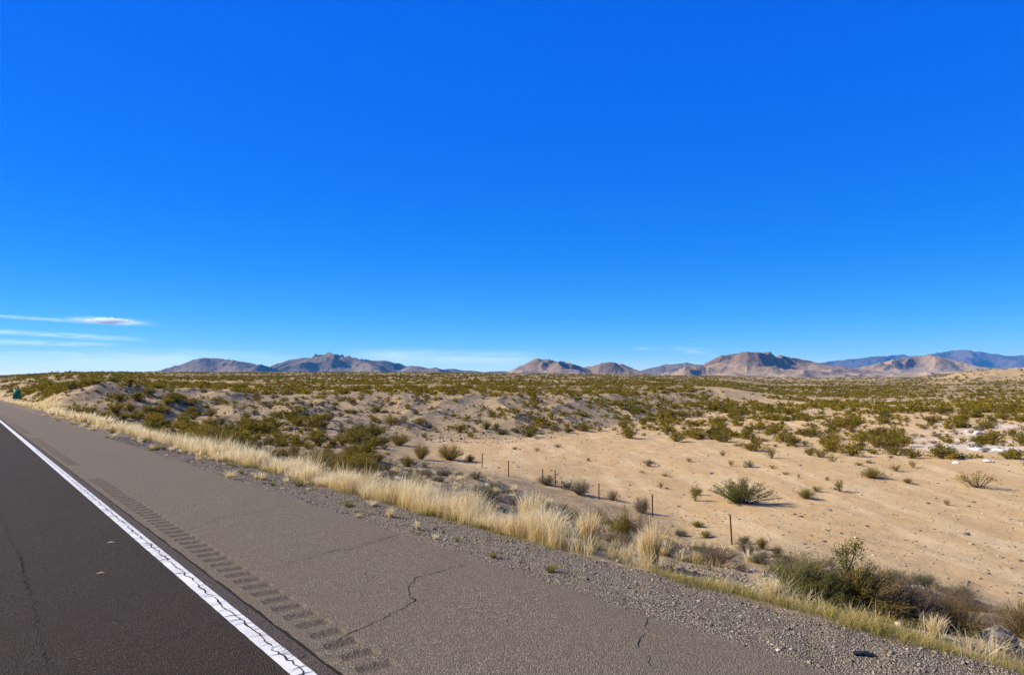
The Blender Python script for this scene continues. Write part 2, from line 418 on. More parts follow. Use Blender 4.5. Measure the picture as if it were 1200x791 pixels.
# ------------------------------------------------------------------ ground sheet
def build_ground():
    az_f = np.arange(-42, 42.001, .075)
    az_c = np.concatenate([np.arange(44, 180, 3.0), np.arange(-180, -43, 3.0)])
    az = np.sort(np.concatenate([az_f, az_c])); az = R(1) * az
    segs = [(2.5, 15, 1.018), (15, 160, 1.0065), (160, 1600, 1.009), (1600, 16000, 1.045)]
    r = [0.6]
    for a, b, q in segs:
        x = a
        while x < b: r.append(x); x *= q
    r = np.array(r)
    A, RR = np.meshgrid(az, r)
    x = RR * np.sin(A); y = RR * np.cos(A)
    z = H(x.ravel(), y.ravel()).reshape(x.shape)
    nr, na = x.shape
    v = np.stack([x.ravel(), y.ravel(), z.ravel()], 1)
    v = np.vstack([v, [[0, 0, -.1]]])
    i = np.arange(nr - 1)[:, None] * na; j = np.arange(na)[None, :]; j2 = (j + 1) % na
    q = np.stack([i + j, i + j2, i + na + j2, i + na + j], -1).reshape(-1, 4)[:, ::-1]
    c = len(v) - 1
    tr = np.stack([np.full(na, c), np.arange(na), (np.arange(na) + 1) % na], 1)[:, ::-1]
    X, Y = v[:, 0], v[:, 1]
    u, YY, s, t, ly, foot, top = zone(X, Y)
    nz = .35 * fbm(X / 9, Y / 9, 3, 71)
    sandy = smooth(25.2, 28.2, s + 4 * nz) * (1 - smooth(foot - .06, foot + .04, ly + .12 * nz)) * smooth(-.16, -.04, u + .1 * nz)
    sandy = np.maximum(sandy, .75 * smooth(.25, .35, u) * smooth(23, 26, s) * (1 - smooth(5.4, 5.9, ly)))
    plateau = smooth(top - .02, top + .2, ly + .2 * nz)
    plateau = np.maximum(plateau * (1 - smooth(.26, .34, u)), smooth(5.5, 6.0, ly) * (1 - smooth(.56, .62, u) * smooth(6.3, 6.5, ly)))
    bad = smooth(.57, .66, u) * smooth(6.35, 6.5, ly)
    plateau = plateau * (1 - .1 * bad)
    road = smooth(4.5, 4.9, s) * (1 - smooth(6.35, 6.75, s + .25 * nz)) + (s < 4.6)
    pale = np.zeros(len(X))
    for (px, py, rr) in [(1135, 524, 5.0), (1170, 526, 3.5), (1145, 507, 4.0), (1165, 500, 5), (1040, 470, 8), (1105, 515, 3)]:
        a, b, _ = at_px(px, py); pale = np.maximum(pale, np.exp(-((X - a) ** 2 / (rr * 1.6) ** 2 + (Y - b) ** 2 / (rr * 1.1) ** 2)))
    me = mesh('ground', v, quads=q, tris=tr, attrs=dict(sandy=sandy, plateau=plateau, roadside=np.clip(road, 0, 1), pale=pale), smooth_shade=True, mat=M_GROUND)
    tag(obj('ground', me), 'sandy desert ground with gravel banks and a dry wash', 'ground', kind='structure')
build_ground()

# ------------------------------------------------------------------ road
def strip_grid(sv, tv, zf, name, mat, rough=None, sjit=None):
    S, Tm = np.meshgrid(sv, tv)
    if sjit is not None: S = sjit(S, Tm)
    x, y = st2xy(S, Tm); z = zf(S, Tm)
    nt, ns = S.shape
    v = np.stack([x.ravel(), y.ravel(), z.ravel()], 1)
    i = np.arange(nt - 1)[:, None] * ns; j = np.arange(ns - 1)[None, :]
    q = np.stack([i + j, i + j + 1, i + ns + j + 1, i + ns + j], -1).reshape(-1, 4)
    ro = np.zeros(len(v)) if rough is None else rough(S, Tm).ravel()
    return mesh(name, v, quads=q, attrs=dict(rough=ro), smooth_shade=True, mat=mat)
S_LINE, LINE_W = 2.07, .155
S_JOINT, S_EDGE = 2.30, 5.12
t_far = np.concatenate([np.arange(2.0, 60, .5), np.geomspace(60, 2500, 60)])
me = strip_grid(np.array([-5.6, -1.9, 0, 1.0, 2.0]), np.concatenate([[-60, -20, -5], t_far]), lambda S, T: 0 * S, 'road', M_LANE)
tag(obj('road', me), 'dark asphalt travel lane of the highway', 'road', kind='structure')
def rumble(S, T):
    ph = np.mod(T - 4.72, 18.29)
    inset = (ph < 14.6) & (T > 4.6)
    k = np.mod(ph, .3048) / .3048
    hump = np.clip(1 - (np.abs(k - .5) / .30) ** 2, 0, 1)
    across = smooth(2.42, 2.45, S) * (1 - smooth(2.70, 2.735, S))
    return hump * across * inset
RUM = lambda S, T: rumble(S + .010 * pnoise(S * 12, T * 6, 81), T + .018 * pnoise(S * 14, T * 14, 82))
sv = np.concatenate([np.arange(2.40, 2.76, .012), np.linspace(2.8, 4.8, 6), [5.0, S_EDGE]])
tv = np.concatenate([[-60, -10, 2.0], np.arange(3.5, 25, .02), np.arange(25, 62, .035), np.arange(62, 130, .076), np.geomspace(130, 2500, 40)])
zf = lambda S, T: -.02 * RUM(S, T) - .004 * RUM(S, T) * (pnoise(S * 40, T * 40, 83)) 
jit = lambda S, T: np.where(S > 5.05, S + .05 * fbm(T / .8, T * 0 + .3, 4, 84) + .02 * pnoise(T * 9, T * 0, 85), np.where(S > 4.95, S + .02 * pnoise(T * 2, T * 0, 86), S))
me = strip_grid(sv, tv, zf, 'shoulder', M_SHOULDER, rough=RUM, sjit=jit)
tag(obj('shoulder', me), 'brown asphalt shoulder with a milled rumble strip', 'road shoulder', kind='structure')
me = strip_grid(np.array([2.0, 2.15, 2.272]), np.concatenate([[-60], t_far]), lambda S, T: 0 * S, 'road_edge', M_EDGE)
tag(obj('road_edge', me), 'brownish asphalt strip between white line and joint', 'road', kind='structure')
me = strip_grid(np.array([2.27, 2.335, 2.40]), tv, lambda S, T: 0 * S, 'shoulder_edge', M_SHOULDER, sjit=lambda S, T: np.where(S < 2.3, S + .032 + .016 * fbm(T / .5, T * 0, 4, 87), S))
tag(obj('shoulder_edge', me), 'edge of the brown shoulder along the open joint', 'road shoulder', kind='structure')
me = strip_grid(np.array([2.24, 2.34]), np.concatenate([[-60], t_far]), lambda S, T: 0 * S - .012, 'pavement_joint', M_CRACK)
tag(obj('pavement_joint', me), 'open black joint between lane and shoulder', 'crack', kind='structure')
tl = np.concatenate([[-60], np.arange(2.5, 40, .06), np.geomspace(40, 2500, 60)])
me = strip_grid(np.linspace(S_LINE - LINE_W / 2, S_LINE + LINE_W / 2, 5), tl, lambda S, T: 0 * S + .004, 'road_line', M_PAINT,
                sjit=lambda S, T: S + np.where(np.abs(S - S_LINE) > .06, .004 * pnoise(T * 6, S * 40, 88), 0))
tag(obj('road_line', me), 'cracked solid white line along the lane edge', 'road marking', kind='structure')

def ribbon(pts, w, z):
    """a jagged ribbon through (s,t) points"""
    p = np.array(pts, float); d = np.r_[0, np.cumsum(np.hypot(*np.diff(p, axis=0).T))]
    n = max(int(d[-1] / .035), 4); q = np.linspace(0, d[-1], n)
    s = np.interp(q, d, p[:, 0]); t = np.interp(q, d, p[:, 1])
    tx = np.gradient(s); ty = np.gradient(t); L = np.hypot(tx, ty) + 1e-9; nx, ny = -ty / L, tx / L
    k = rng.uniform(0, 100)
    off = .035 * fbm(q / .22 + k, q * 0, 4, 91) + rng.normal(0, .004, n)
    s = s + nx * off; t = t + ny * off
    ww = w * np.clip(.75 + .9 * fbm(q / .3 + k, q * 0 + 5, 3, 92), .18, 1.9) * np.clip(np.minimum(q, d[-1] - q) / .12, .25, 1)
    a = np.stack(st2xy(s + nx * ww / 2, t + ny * ww / 2), 1); b = np.stack(st2xy(s - nx * ww / 2, t - ny * ww / 2), 1)
    v = np.zeros((2 * n, 3)); v[0::2, :2] = a; v[1::2, :2] = b; v[:, 2] = z
    i = np.arange(n - 1) * 2
    return v, np.stack([i, i + 1, i + 3, i + 2], 1)
def merge(parts):
    vs, qs, o = [], [], 0
    for v, q in parts: vs.append(v); qs.append(q + o); o += len(v)
    return np.vstack(vs), np.vstack(qs)
Z7 = lambda l: [px2st(200 + a / 3.953, 591 + b / 3.953) for a, b in l]
Z8 = lambda l: [px2st(a / 3.953, 540 + b / 3.953) for a, b in l]
Z6 = lambda l: [px2st(600 + a / 3.953, 560 + b / 3.953) for a, b in l]
ZL = lambda l: [px2st(380 + a / 4.286, 560 + b / 4.286) for a, b in l]
cr = [
 (Z7([(650, 682), (740, 655), (840, 590), (960, 540), (1080, 480), (1135, 440), (1105, 430), (1100, 380), (1140, 340), (1186, 325)]), .017),
 (ZL([(480, 497), (500, 490), (600, 465), (720, 430), (830, 408)]), .013),
 (Z7([(430, 300), (480, 290), (600, 260), (760, 215), (850, 205), (960, 170), (1090, 132)]), .013),
 (ZL([(0, 380), (60, 360), (140, 355), (250, 315), (430, 270)]), .012),
 (Z7([(60, 125), (140, 105), (200, 80), (260, 65), (360, 45), (430, 30), (560, 5)]), .013),
 (Z6([(590, 790), (580, 765), (632, 715), (612, 690), (632, 640)]), .012),
 ([px2st(765, 788), px2st(761, 770), px2st(750, 760)], .008),
 (Z8([(910, 305), (1000, 270), (1186, 240)]), .012),
 (Z7([(585, 165), (600, 210)]), .008), (Z7([(905, 300), (915, 365)]), .006),
 (ZL([(230, 285), (330, 330), (370, 300)]), .005), (ZL([(540, 375), (660, 420)]), .005),
 ([px2st(240, 545), px2st(300, 552), px2st(330, 549)], .02), ([px2st(170, 515), px2st(215, 520), px2st(232, 516)], .03),
]
v, q = merge([ribbon(p, w * .62, .004) for p, w in cr])
tag(obj('shoulder_cracks', mesh('shoulder_cracks', v, quads=q, mat=M_CRACK)), 'thin jagged cracks across the brown shoulder', 'cracks', kind='structure')
cl = [(Z8([(0, 230), (40, 360), (90, 440), (130, 600), (160, 690), (170, 790)]), .022), (Z8([(95, 440), (110, 520), (135, 610)]), .016),
      ([px2st(45, 740), px2st(52, 770), px2st(58, 792)], .01), (Z7([(550, 728), (600, 705), (650, 682)]), .018), (Z7([(40, 305), (110, 290)]), .01),
      (Z8([(860, 500), (905, 488)]), .01), ([px2st(95, 620), px2st(40, 626), px2st(0, 622)], .005), ([px2st(110, 775), px2st(60, 790)], .006)]
v, q = merge([ribbon(p, w, .004) for p, w in cl])
tag(obj('lane_cracks', mesh('lane_cracks', v, quads=q, mat=M_CRACK)), 'jagged cracks running along the dark lane', 'cracks', kind='structure')
lc = []
tt = np.arange(3.9, 30, .11); ss = S_LINE + .012 + .028 * fbm(tt / .22, tt * 0, 3, 95)
lc.append(ribbon(list(zip(ss, tt)), .015, .008))
lc = [lc[0]]
for t0 in np.arange(3.8, 19, .055):
    if rng.random() < .72:
        a = S_LINE - LINE_W / 2 if rng.random() < .55 else S_LINE + .01
        b = S_LINE + LINE_W / 2 if rng.random() < .8 else S_LINE + .02
        if b - a > .03:
            lc.append(ribbon([(a, t0 + rng.normal(0, .02)), (b, t0 + rng.normal(0, .02))], rng.uniform(.012, .032), .0076))
v, q = merge(lc)
v[:, 2] = np.where(v[:, 2] > .0078, .0084, .0076)
tag(obj('line_cracks', mesh('line_cracks', v, quads=q, mat=M_CRACK)), 'black cracks through the white edge line', 'cracks', kind='structure')

# ------------------------------------------------------------------ stones
ph = (1 + 5 ** .5) / 2
ICO = np.array([(-1, ph, 0), (1, ph, 0), (-1, -ph, 0), (1, -ph, 0), (0, -1, ph), (0, 1, ph), (0, -1, -ph), (0, 1, -ph), (ph, 0, -1), (ph, 0, 1), (-ph, 0, -1), (-ph, 0, 1)]) / 1.902
ICF = np.array([(0, 11, 5), (0, 5, 1), (0, 1, 7), (0, 7, 10), (0, 10, 11), (1, 5, 9), (5, 11, 4), (11, 10, 2), (10, 7, 6), (7, 1, 8), (3, 9, 4), (3, 4, 2), (3, 2, 6), (3, 6, 8), (3, 8, 9), (4, 9, 5), (2, 4, 11), (6, 2, 10), (8, 6, 7), (9, 8, 1)])
def stones(x, y, r):
    n = len(x); v = np.repeat(ICO[None], n, 0) * rng.uniform(.7, 1.25, (n, 12, 1))
    sc = np.stack([r * rng.uniform(.8, 1.5, n), r * rng.uniform(.7, 1.2, n), r * rng.uniform(.4, .8, n)], 1)
    v = v * sc[:, None, :]; a = rng.uniform(0, 6.28, n); c, s = np.cos(a)[:, None], np.sin(a)[:, None]
    vx = v[..., 0] * c - v[..., 1] * s + x[:, None]; vy = v[..., 0] * s + v[..., 1] * c + y[:, None]
    vz = v[..., 2] + (H(x, y) + r * .12)[:, None]
    v = np.stack([vx, vy, vz], -1).reshape(-1, 3)
    f = (ICF[None] + 12 * np.arange(n)[:, None, None]).reshape(-1, 3)
    return v, f, np.repeat(rng.beta(1.6, 1.8, n), 20)
def stuff_stones(name, x, y, r, label):
    v, f, sh = stones(x, y, r)
    tag(obj(name, mesh(name, v, tris=f, fattrs=dict(shade=sh), mat=M_STONE)), label, 'gravel', kind='stuff')
n = 34000
t = .7 + 36 * rng.random(n) ** 1.9; s = 5.08 + 1.5 * rng.beta(1.25, 1.1, n)
s = s + 0; x, y = st2xy(s, t)
stuff_stones('gravel', x, y, np.clip(rng.lognormal(-5.3, .5, n), .003, .028) * (1 + t / 30), 'loose grey gravel along the edge of the shoulder')
n = 38000
s = rng.uniform(6.8, 25, n); t = rng.uniform(3, 45, n); x, y = st2xy(s, t); k = fbm(x / 4, y / 4, 3, 101) + rng.normal(0, .3, n) > .1
x, y = x[k], y[k]
stuff_stones('bank_gravel', x, y, np.clip(rng.lognormal(-3.75, .5, len(x)), .010, .06), 'pale stones strewn down the gravel bank')
n = 11000
u = rng.uniform(-.1, .8, n); Y = 18 + 90 * rng.random(n) ** 1.4; x = u * Y; y = Y; s_, t_ = xy2st(x, y); k = s_ > 25
x, y = x[k], y[k]
stuff_stones('pebbles', x, y, np.clip(rng.lognormal(-3.75, .6, len(x)), .012, .14), 'scattered pebbles on the sandy wash floor')
n = 20000
u = rng.uniform(-.72, .45, n); Y = 55 + 110 * rng.random(n); x = u * Y; y = Y
uu, _, s_, t_, ly, foot, top = zone(x, y); k = (s_ > 9) & (ly > foot - .1) & (ly < top + .15) & (fbm(x / 14, y / 14, 3, 103) > -.25)
x, y = x[k], y[k]
stuff_stones('bluff_rubble', x, y, np.clip(rng.lognormal(-2.6, .5, len(x)), .04, .32), 'broken stones lying over the eroded bluff face')

# ------------------------------------------------------------------ plants
def quads_at(p, d, size, asp, rg):
    """leaf quads at p, long along d with random roll"""
    n = len(p); d = d / (np.linalg.norm(d, axis=1, keepdims=True) + 1e-9)
    r = rg.normal(size=(n, 3)); b = np.cross(d, r); b /= np.linalg.norm(b, axis=1, keepdims=True) + 1e-9
    l = (size * rg.uniform(.6, 1.4, n))[:, None]; w = l * asp
    v = np.stack([p - d * l / 2, p + b * w / 2, p + d * l / 2, p - b * w / 2], 1).reshape(-1, 3)
    return v, np.arange(4 * n).reshape(-1, 4)
def tubes(paths, rad, k=3):
    """paths: (n, m, 3); thin k-sided tubes that taper"""
    n, m, _ = paths.shape
    d = np.gradient(paths, axis=1); d /= np.linalg.norm(d, axis=2, keepdims=True) + 1e-9
    a = np.cross(d, np.array([.3, .9, .2])); a /= np.linalg.norm(a, axis=2, keepdims=True) + 1e-9; b = np.cross(d, a)
    tp = np.linspace(1, .35, m)[None, :, None] * np.asarray(rad).reshape(-1, 1, 1)
    ring = [paths + tp * (a * math.cos(q) + b * math.sin(q)) for q in np.arange(k) * 2 * math.pi / k]
    v = np.stack(ring, 2).reshape(-1, 3)
    base = (np.arange(n)[:, None, None, None] * m + np.arange(m - 1)[None, :, None, None]) * k
    j = np.arange(k)[None, None, :, None]; j2 = (j + 1) % k
    q = np.concatenate([base + j, base + j2, base + k + j2, base + k + j], -1).reshape(-1, 4)
    return v, q
def bush_mesh(seed, n_stem, n_leaf, leaf, spread=1.0, asp=.5, low=.3, jit=.045, flat_top=.5, twig_r=.006):
    """unit shrub: one metre wide, one high. Returns (leaf v,q,shade), (stem v,q)"""
    rg = np.random.default_rng(seed)
    lob = rg.uniform(0, 6.28, 4)
    az = rg.uniform(0, 6.28, n_stem); r = np.sqrt(rg.random(n_stem)) * .5
    irr = 1 + .22 * np.sin(2 * az + lob[0]) + .16 * np.sin(3 * az + lob[1]) + .12 * np.sin(5 * az + lob[2])
    r = r * irr * spread
    z = (1 - flat_top * (2 * r) ** 2) * rg.uniform(.55, 1.03, n_stem)
    z = np.clip(z, .14, 1.1)
    tip = np.stack([r * np.cos(az), r * np.sin(az), z], 1)
    base = np.stack([.10 * r * np.cos(az) + rg.normal(0, .03, n_stem), .10 * r * np.sin(az) + rg.normal(0, .03, n_stem), np.full(n_stem, -.03)], 1)
    q = np.linspace(0, 1, 6)[None, :, None]
    mid = base + (tip - base) * .5 + np.array([0, 0, .12]) * z[:, None] + rg.normal(0, .035, (n_stem, 3))
    path = base[:, None] * (1 - q) ** 2 + 2 * mid[:, None] * q * (1 - q) + tip[:, None] * q ** 2
    i = rg.integers(0, n_stem, n_leaf); f = low + (1 - low) * rg.random(n_leaf) ** .75
    f3 = f[:, None]
    p = base[i] * (1 - f3) ** 2 + 2 * mid[i] * f3 * (1 - f3) + tip[i] * f3 ** 2
    p = p + rg.normal(0, jit, (n_leaf, 3)) * np.array([1, 1, .8]); p[:, 2] = np.maximum(p[:, 2], .02)
    d = (tip - base)[i] + rg.normal(0, .5, (n_leaf, 3))
    v, fq = quads_at(p, d, leaf, asp, rg)
    stem_t = rg.random(n_stem)
    sh = np.clip(.55 * stem_t[i] + .45 * rg.random(n_leaf), 0, 1)
    tv, tq = tubes(path, np.full(n_stem, twig_r) * rg.uniform(.6, 1.4, n_stem))
    return (v, fq, sh), (tv, tq)
def bush_data(name, seed, n_stem, n_leaf, leaf, mat, **kw):
    (v, q, sh), (tv, tq) = bush_mesh(seed, n_stem, n_leaf, leaf, **kw)
    return mesh(name + '_foliage', v, quads=q, fattrs=dict(shade=sh), mat=mat), mesh(name + '_stems', tv, quads=tq, mat=M_TWIG)
def bush_single(name, seed, n_stem, n_leaf, leaf, mat, **kw):
    (v, q, sh), (tv, tq) = bush_mesh(seed, n_stem, n_leaf, leaf, **kw)
    me = mesh(name, np.vstack([v, tv]), quads=np.vstack([q, tq + len(v)]), fattrs=dict(shade=np.r_[sh, np.zeros(len(tq))]))
    me.materials.append(mat); me.materials.append(M_TWIG)
    me.polygons.foreach_set('material_index', np.r_[np.zeros(len(q), np.int32), np.ones(len(tq), np.int32)])
    return me
def blade_mesh(seed, n, rad, h, lean, w, segs=3, seed_head=.35):
    """a tuft of grass blades"""
    rg = np.random.default_rng(seed)
    az = rg.uniform(0, 6.28, n); r0 = rad * np.sqrt(rg.random(n)); b = np.stack([r0 * np.cos(az), r0 * np.sin(az), np.full(n, -.02)], 1)
    return blades(b, rg, h, lean, w, segs, seed_head, az)
def blades(b, rg, h, lean, w, segs=3, seed_head=.35, az0=None, wind=(.10, -.02)):
    n = len(b); az = rg.uniform(0, 6.28, n) if az0 is None else az0 + rg.normal(0, .7, n)
    L = h * rg.uniform(.45, 1.08, n); ln = lean * rg.uniform(.1, 1.2, n)
    d = np.stack([np.cos(az) * ln + wind[0], np.sin(az) * ln + wind[1]], 1)
    f = np.linspace(0, 1, segs + 1)
    ctr = np.zeros((n, segs + 1, 3))
    for k, q in enumerate(f):
        ctr[:, k, :2] = b[:, :2] + d * (L * q ** 1.8)[:, None]
        ctr[:, k, 2] = b[:, 2] + L * (q - .28 * q * q * np.clip(ln, 0, 1.2))
    face = rg.uniform(0, 6.28, n); side = np.stack([np.cos(face), np.sin(face), np.zeros(n)], 1)
    ww = w * rg.uniform(.6, 1.4, n)
    prof = np.array([.8, 1.0, .75, .12]) if segs == 3 else np.linspace(1, .1, segs + 1)
    head = rg.random(n) < seed_head
    v = np.zeros((n, segs + 1, 2, 3))
    for k in range(segs + 1):
        pk = np.where(head & (k == segs - 1), 1.7, prof[k]); pk = np.where(head & (k == segs), .35, pk)
        o = side * (ww * pk / 2)[:, None]; v[:, k, 0] = ctr[:, k] - o; v[:, k, 1] = ctr[:, k] + o
    v = v.reshape(-1, 3)
    base = np.arange(n)[:, None] * (segs + 1) * 2 + np.arange(segs)[None] * 2
    q = np.stack([base, base + 1, base + 3, base + 2], -1).reshape(-1, 4)
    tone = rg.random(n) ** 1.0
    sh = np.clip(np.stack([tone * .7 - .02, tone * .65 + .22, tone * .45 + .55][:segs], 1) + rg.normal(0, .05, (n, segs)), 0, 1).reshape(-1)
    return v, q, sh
def twig_mesh(seed, n_main=9, levels=3, r0=.02, up=.6):
    """bare branching shrub, unit size"""
    rg = np.random.default_rng(seed); paths, rad = [], []
    def grow(p, d, L, r, lev):
        m = 5; pts = [p]
        for k in range(m - 1):
            d = d + rg.normal(0, .16, 3) + np.array([0, 0, .05]); d /= np.linalg.norm(d); p = p + d * L / (m - 1); pts.append(p)
        paths.append(pts); rad.append(r)
        if lev > 0:
            for k in range(rg.integers(3, 6)):
                i = rg.integers(1, m); dd = d + rg.normal(0, .55, 3); dd /= np.linalg.norm(dd)
                grow(np.array(pts[i]), dd, L * rg.uniform(.4, .7), r * .55, lev - 1)
    for k in range(n_main):
        a = rg.uniform(0, 6.28); e = rg.uniform(.3, 1.2); d = np.array([math.cos(a) * math.cos(e), math.sin(a) * math.cos(e), math.sin(e) * up + .1]); d /= np.linalg.norm(d)
        grow(np.array([rg.normal(0, .03), rg.normal(0, .03), -.02]), d, rg.uniform(.35, .55), r0, levels)
    return tubes(np.array(paths), np.array(rad))

# ---- shrub prototypes
NEAR = {
 'creo': [bush_data('creosote', 200 + k, 130, 5200, .030, M_CREO, asp=.5, low=.3) for k in range(4)],
 'green': [bush_data('green_bush', 220 + k, 150, 6000, .045, M_GREEN, asp=.22, low=.22, jit=.02, flat_top=.35) for k in range(2)],
 'sage': [bush_data('sage', 230 + k, 150, 4600, .032, M_SAGE, asp=.4, low=.25) for k in range(3)],
 'dry': [bush_data('dry_shrub', 240 + k, 150, 2600, .030, M_DRY, asp=.25, low=.25, jit=.03) for k in range(2)],
 'open': [bush_data('open_shrub', 250 + k, 26, 900, .055, M_CREO, asp=.45, low=.35, jit=.05, flat_top=.3, twig_r=.010) for k in range(3)],
 'roadgreen': [bush_data('road_green', 260, 260, 15000, .025, M_GREEN, asp=.25, low=.2, jit=.025)],
 'roadolive': [bush_data('road_olive', 262, 300, 17000, .022, M_CREO, asp=.3, low=.25, jit=.03, flat_top=.65)],
 'roadbrown': [bush_data('road_brown', 264, 300, 7000, .017, M_DRY, asp=.22, low=.3, jit=.03)],
 'roadorange': [bush_data('road_orange', 266, 200, 9000, .020, M_ORANGE, asp=.3, low=.25, jit=.03)],
}
MID = {
 'creo': [bush_single('creosote_bush', 300 + k, 60, 620, .085, M_CREO, asp=.55, twig_r=.008) for k in range(9)],
 'sage': [bush_single('sage_shrub', 330 + k, 50, 420, .09, M_SAGE, asp=.5, twig_r=.008, low=.2) for k in range(5)],
 'dry': [bush_single('dry_shrub', 350 + k, 50, 300, .085, M_DRY, asp=.35, twig_r=.008) for k in range(4)],
}
placed = []          # (x, y, radius) of the plants set by hand
def near_bush(kind, name, label, cat, px, py, wpx, hpx, group=None, var=None, zoff=0.0):
    x, y, z = at_px(px, py)
    w = wpx * y / 800; h = hpx * y / 800
    lv, st = NEAR[kind][(var if var is not None else random.randrange(99)) % len(NEAR[kind])]
    e = empty(name, (x, y, z - .02 + zoff), random.uniform(0, 6.28)); e.scale = (w, w, h)
    tag(e, label, cat, group)
    obj('foliage', lv, e); obj('stems', st, e)
    placed.append((x, y, w * .5)); return e

near_bush('green', 'green_shrub', 'largest dense green bush alone on the open sand', 'bush', 868, 589, 72, 30, var=0)
near_bush('open', 'small_creosote', 'upright twiggy little bush just beside the dense green bush', 'bush', 815, 587, 15, 21, var=0)
near_bush('creo', 'small_creosote', 'low spreading bush on sand, right of the dense green one', 'bush', 944, 584, 26, 13, var=1)
near_bush('open', 'small_creosote', 'flat sparse bush just behind the low spreading bush', 'bush', 956, 576, 20, 7, var=1)
near_bush('open', 'small_creosote', 'thin open bush with long shadow on sand', 'bush', 985, 576, 19, 14, var=2)
near_bush('open', 'creosote_bush', 'wide straggly bush on bare sand near the pale rocks', 'bush', 1145, 571, 42, 20, var=0)
near_bush('creo', 'creosote_bush', 'yellowish bush in front of the creosote flats on sand', 'bush', 1023, 560, 28, 14, var=2)
near_bush('creo', 'small_creosote', 'tiny dark bush beside the yellowish one', 'bush', 1064, 566, 13, 7, var=3)
near_bush('open', 'small_creosote', 'twiggy seedling bush on the sand, mid wash', 'bush', 774, 572, 9, 8, var=1)
for px, py, w, h in [(857, 546, 8, 8), (905, 549, 11, 5), (920, 556, 12, 4), (936, 560, 5, 6), (763, 543, 16, 4), (807, 541, 11, 5), (780, 558, 14, 4), (752, 554, 7, 4), (970, 563, 8, 5), (975, 541, 16, 7), (1050, 552, 16, 9), (1070, 548, 11, 10), (1110, 592, 9, 8), (690, 540, 9, 4), (630, 529, 7, 6), (1006, 545, 14, 4), (962, 536, 30, 13), (905, 537, 20, 13)]:
    near_bush('open', 'small_creosote', 'small sparse seedling bush scattered on open sand', 'bush', px, py, w, h, group='seedling bushes on the sand')
# the spur above the fence
spur = [
 ('creo', 467, 522, 34, 17, 'round olive bush on top of the spur before the sand'), ('creo', 493, 538, 25, 21, 'darker olive bush on the spur beside the widest one'),
 ('creo', 527, 539, 38, 22, 'widest olive bush on the spur, at the edge of the sand'), ('creo', 551, 541, 14, 10, 'dark little bush tucked against the widest spur bush'),
 ('creo', 477, 547, 20, 15, 'olive bush on the slope below the spur bushes'), ('creo', 436, 512, 32, 19, 'yellow olive bush at the foot of the stony bluff'),
 ('creo', 412, 540, 28, 26, 'tall olive clump at the side of the road bank'), ('creo', 444, 541, 18, 13, 'dark clump on the bare slope of the bank'),
 ('creo', 487, 574, 26, 20, 'full olive bush right behind the blond roadside grass'), ('sage', 458, 561, 14, 13, 'small pale shrub on bare slope above the grass'),
 ('sage', 575, 581, 13, 11, 'dark round shrub on the gravel bank below the fence'), ('sage', 603, 592, 18, 14, 'brown green shrub rising behind the roadside grass'),
 ('sage', 392, 552, 40, 24, 'grey green shrub on the bank just behind blond grass'), ('creo', 345, 533, 20, 14, 'bright olive bush in the bank hollow'),
 ('sage', 300, 526, 22, 12, 'grey shrub by the bank hollow'), ('sage', 258, 497, 26, 11, 'blue green shrub in the shaded gully'),
 ('sage', 315, 521, 22, 10, 'pale grey rounded shrub in the hollow'), ('creo', 487, 485, 10, 6, 'lone bush halfway up the stony bluff'),
 ('creo', 577, 488, 15, 8, 'olive bush alone on the bare bluff face'), ('creo', 438, 494, 13, 8, 'dark bush with shadow on the stony bluff'),
 ('creo', 582, 503, 12, 9, 'olive bush at the bluff foot near the sand'), ('creo', 665, 507, 14, 9, 'low olive bush at the bluff foot beside the open sand'),
 ('creo', 620, 512, 18, 11, 'olive bush standing out on the sand below the bluff'), ('creo', 570, 503, 16, 12, 'brownish bush at the bluff foot above the fence'),
]
for k, px, py, w, h, lab in spur:
    near_bush(k, 'creosote_bush' if k == 'creo' else 'sage_shrub', lab, 'bush' if k == 'creo' else 'shrub', px, py, w, h)
# along the fence and bank
bank = [
 ('sage', 641, 568, 30, 13, 'grey shrub wrapped round the foot of the fence posts'), ('sage', 680, 580, 32, 20, 'grey green bush beside the fence with a twig on top'),
 ('sage', 752, 601, 24, 22, 'wispy pale shrub leaning on the fence post'), ('dry', 718, 586, 18, 14, 'dry brown shrub between two fence posts'),
 ('creo', 702, 614, 24, 20, 'dark olive shrub on the gravel bank above the tall grass'), ('creo', 733, 640, 26, 50, 'tall dark shrub growing up through the roadside grass'),
 ('dry', 752, 644, 26, 52, 'grey brittle stalks beside the tall dark shrub'), ('sage', 797, 628, 19, 9, 'rounded grey brown clump on bare bank gravel'),
 ('creo', 828, 630, 17, 10, 'yellow green clump on the bank near a fence post'), ('creo', 832, 652, 17, 13, 'bright yellow clump below the nearest fence post'),
 ('sage', 853, 655, 22, 12, 'grey round clump beneath the nearest fence post'), ('sage', 792, 644, 18, 10, 'dark thin clump in the middle of the bank gravel'),
 ('creo', 817, 617, 20, 8, 'low yellow green clump at the sand edge of the bank'), ('sage', 818, 646, 14, 8, 'dark clump next to the bright yellow one'),
 ('sage', 873, 637, 20, 11, 'grey tufted clump just past the nearest fence post'), ('creo', 893, 643, 16, 16, 'yellow clump at the edge of the sandy wash'),
 ('sage', 890, 660, 26, 16, 'pale grey clump in front of the roadside bushes'), ('dry', 868, 668, 26, 13, 'dry tan clump low on the bank'),
]
for k, px, py, w, h, lab in bank:
    near_bush(k, {'creo': 'creosote_bush', 'sage': 'sage_shrub', 'dry': 'dry_shrub'}[k], lab, 'shrub', px, py, w, h)
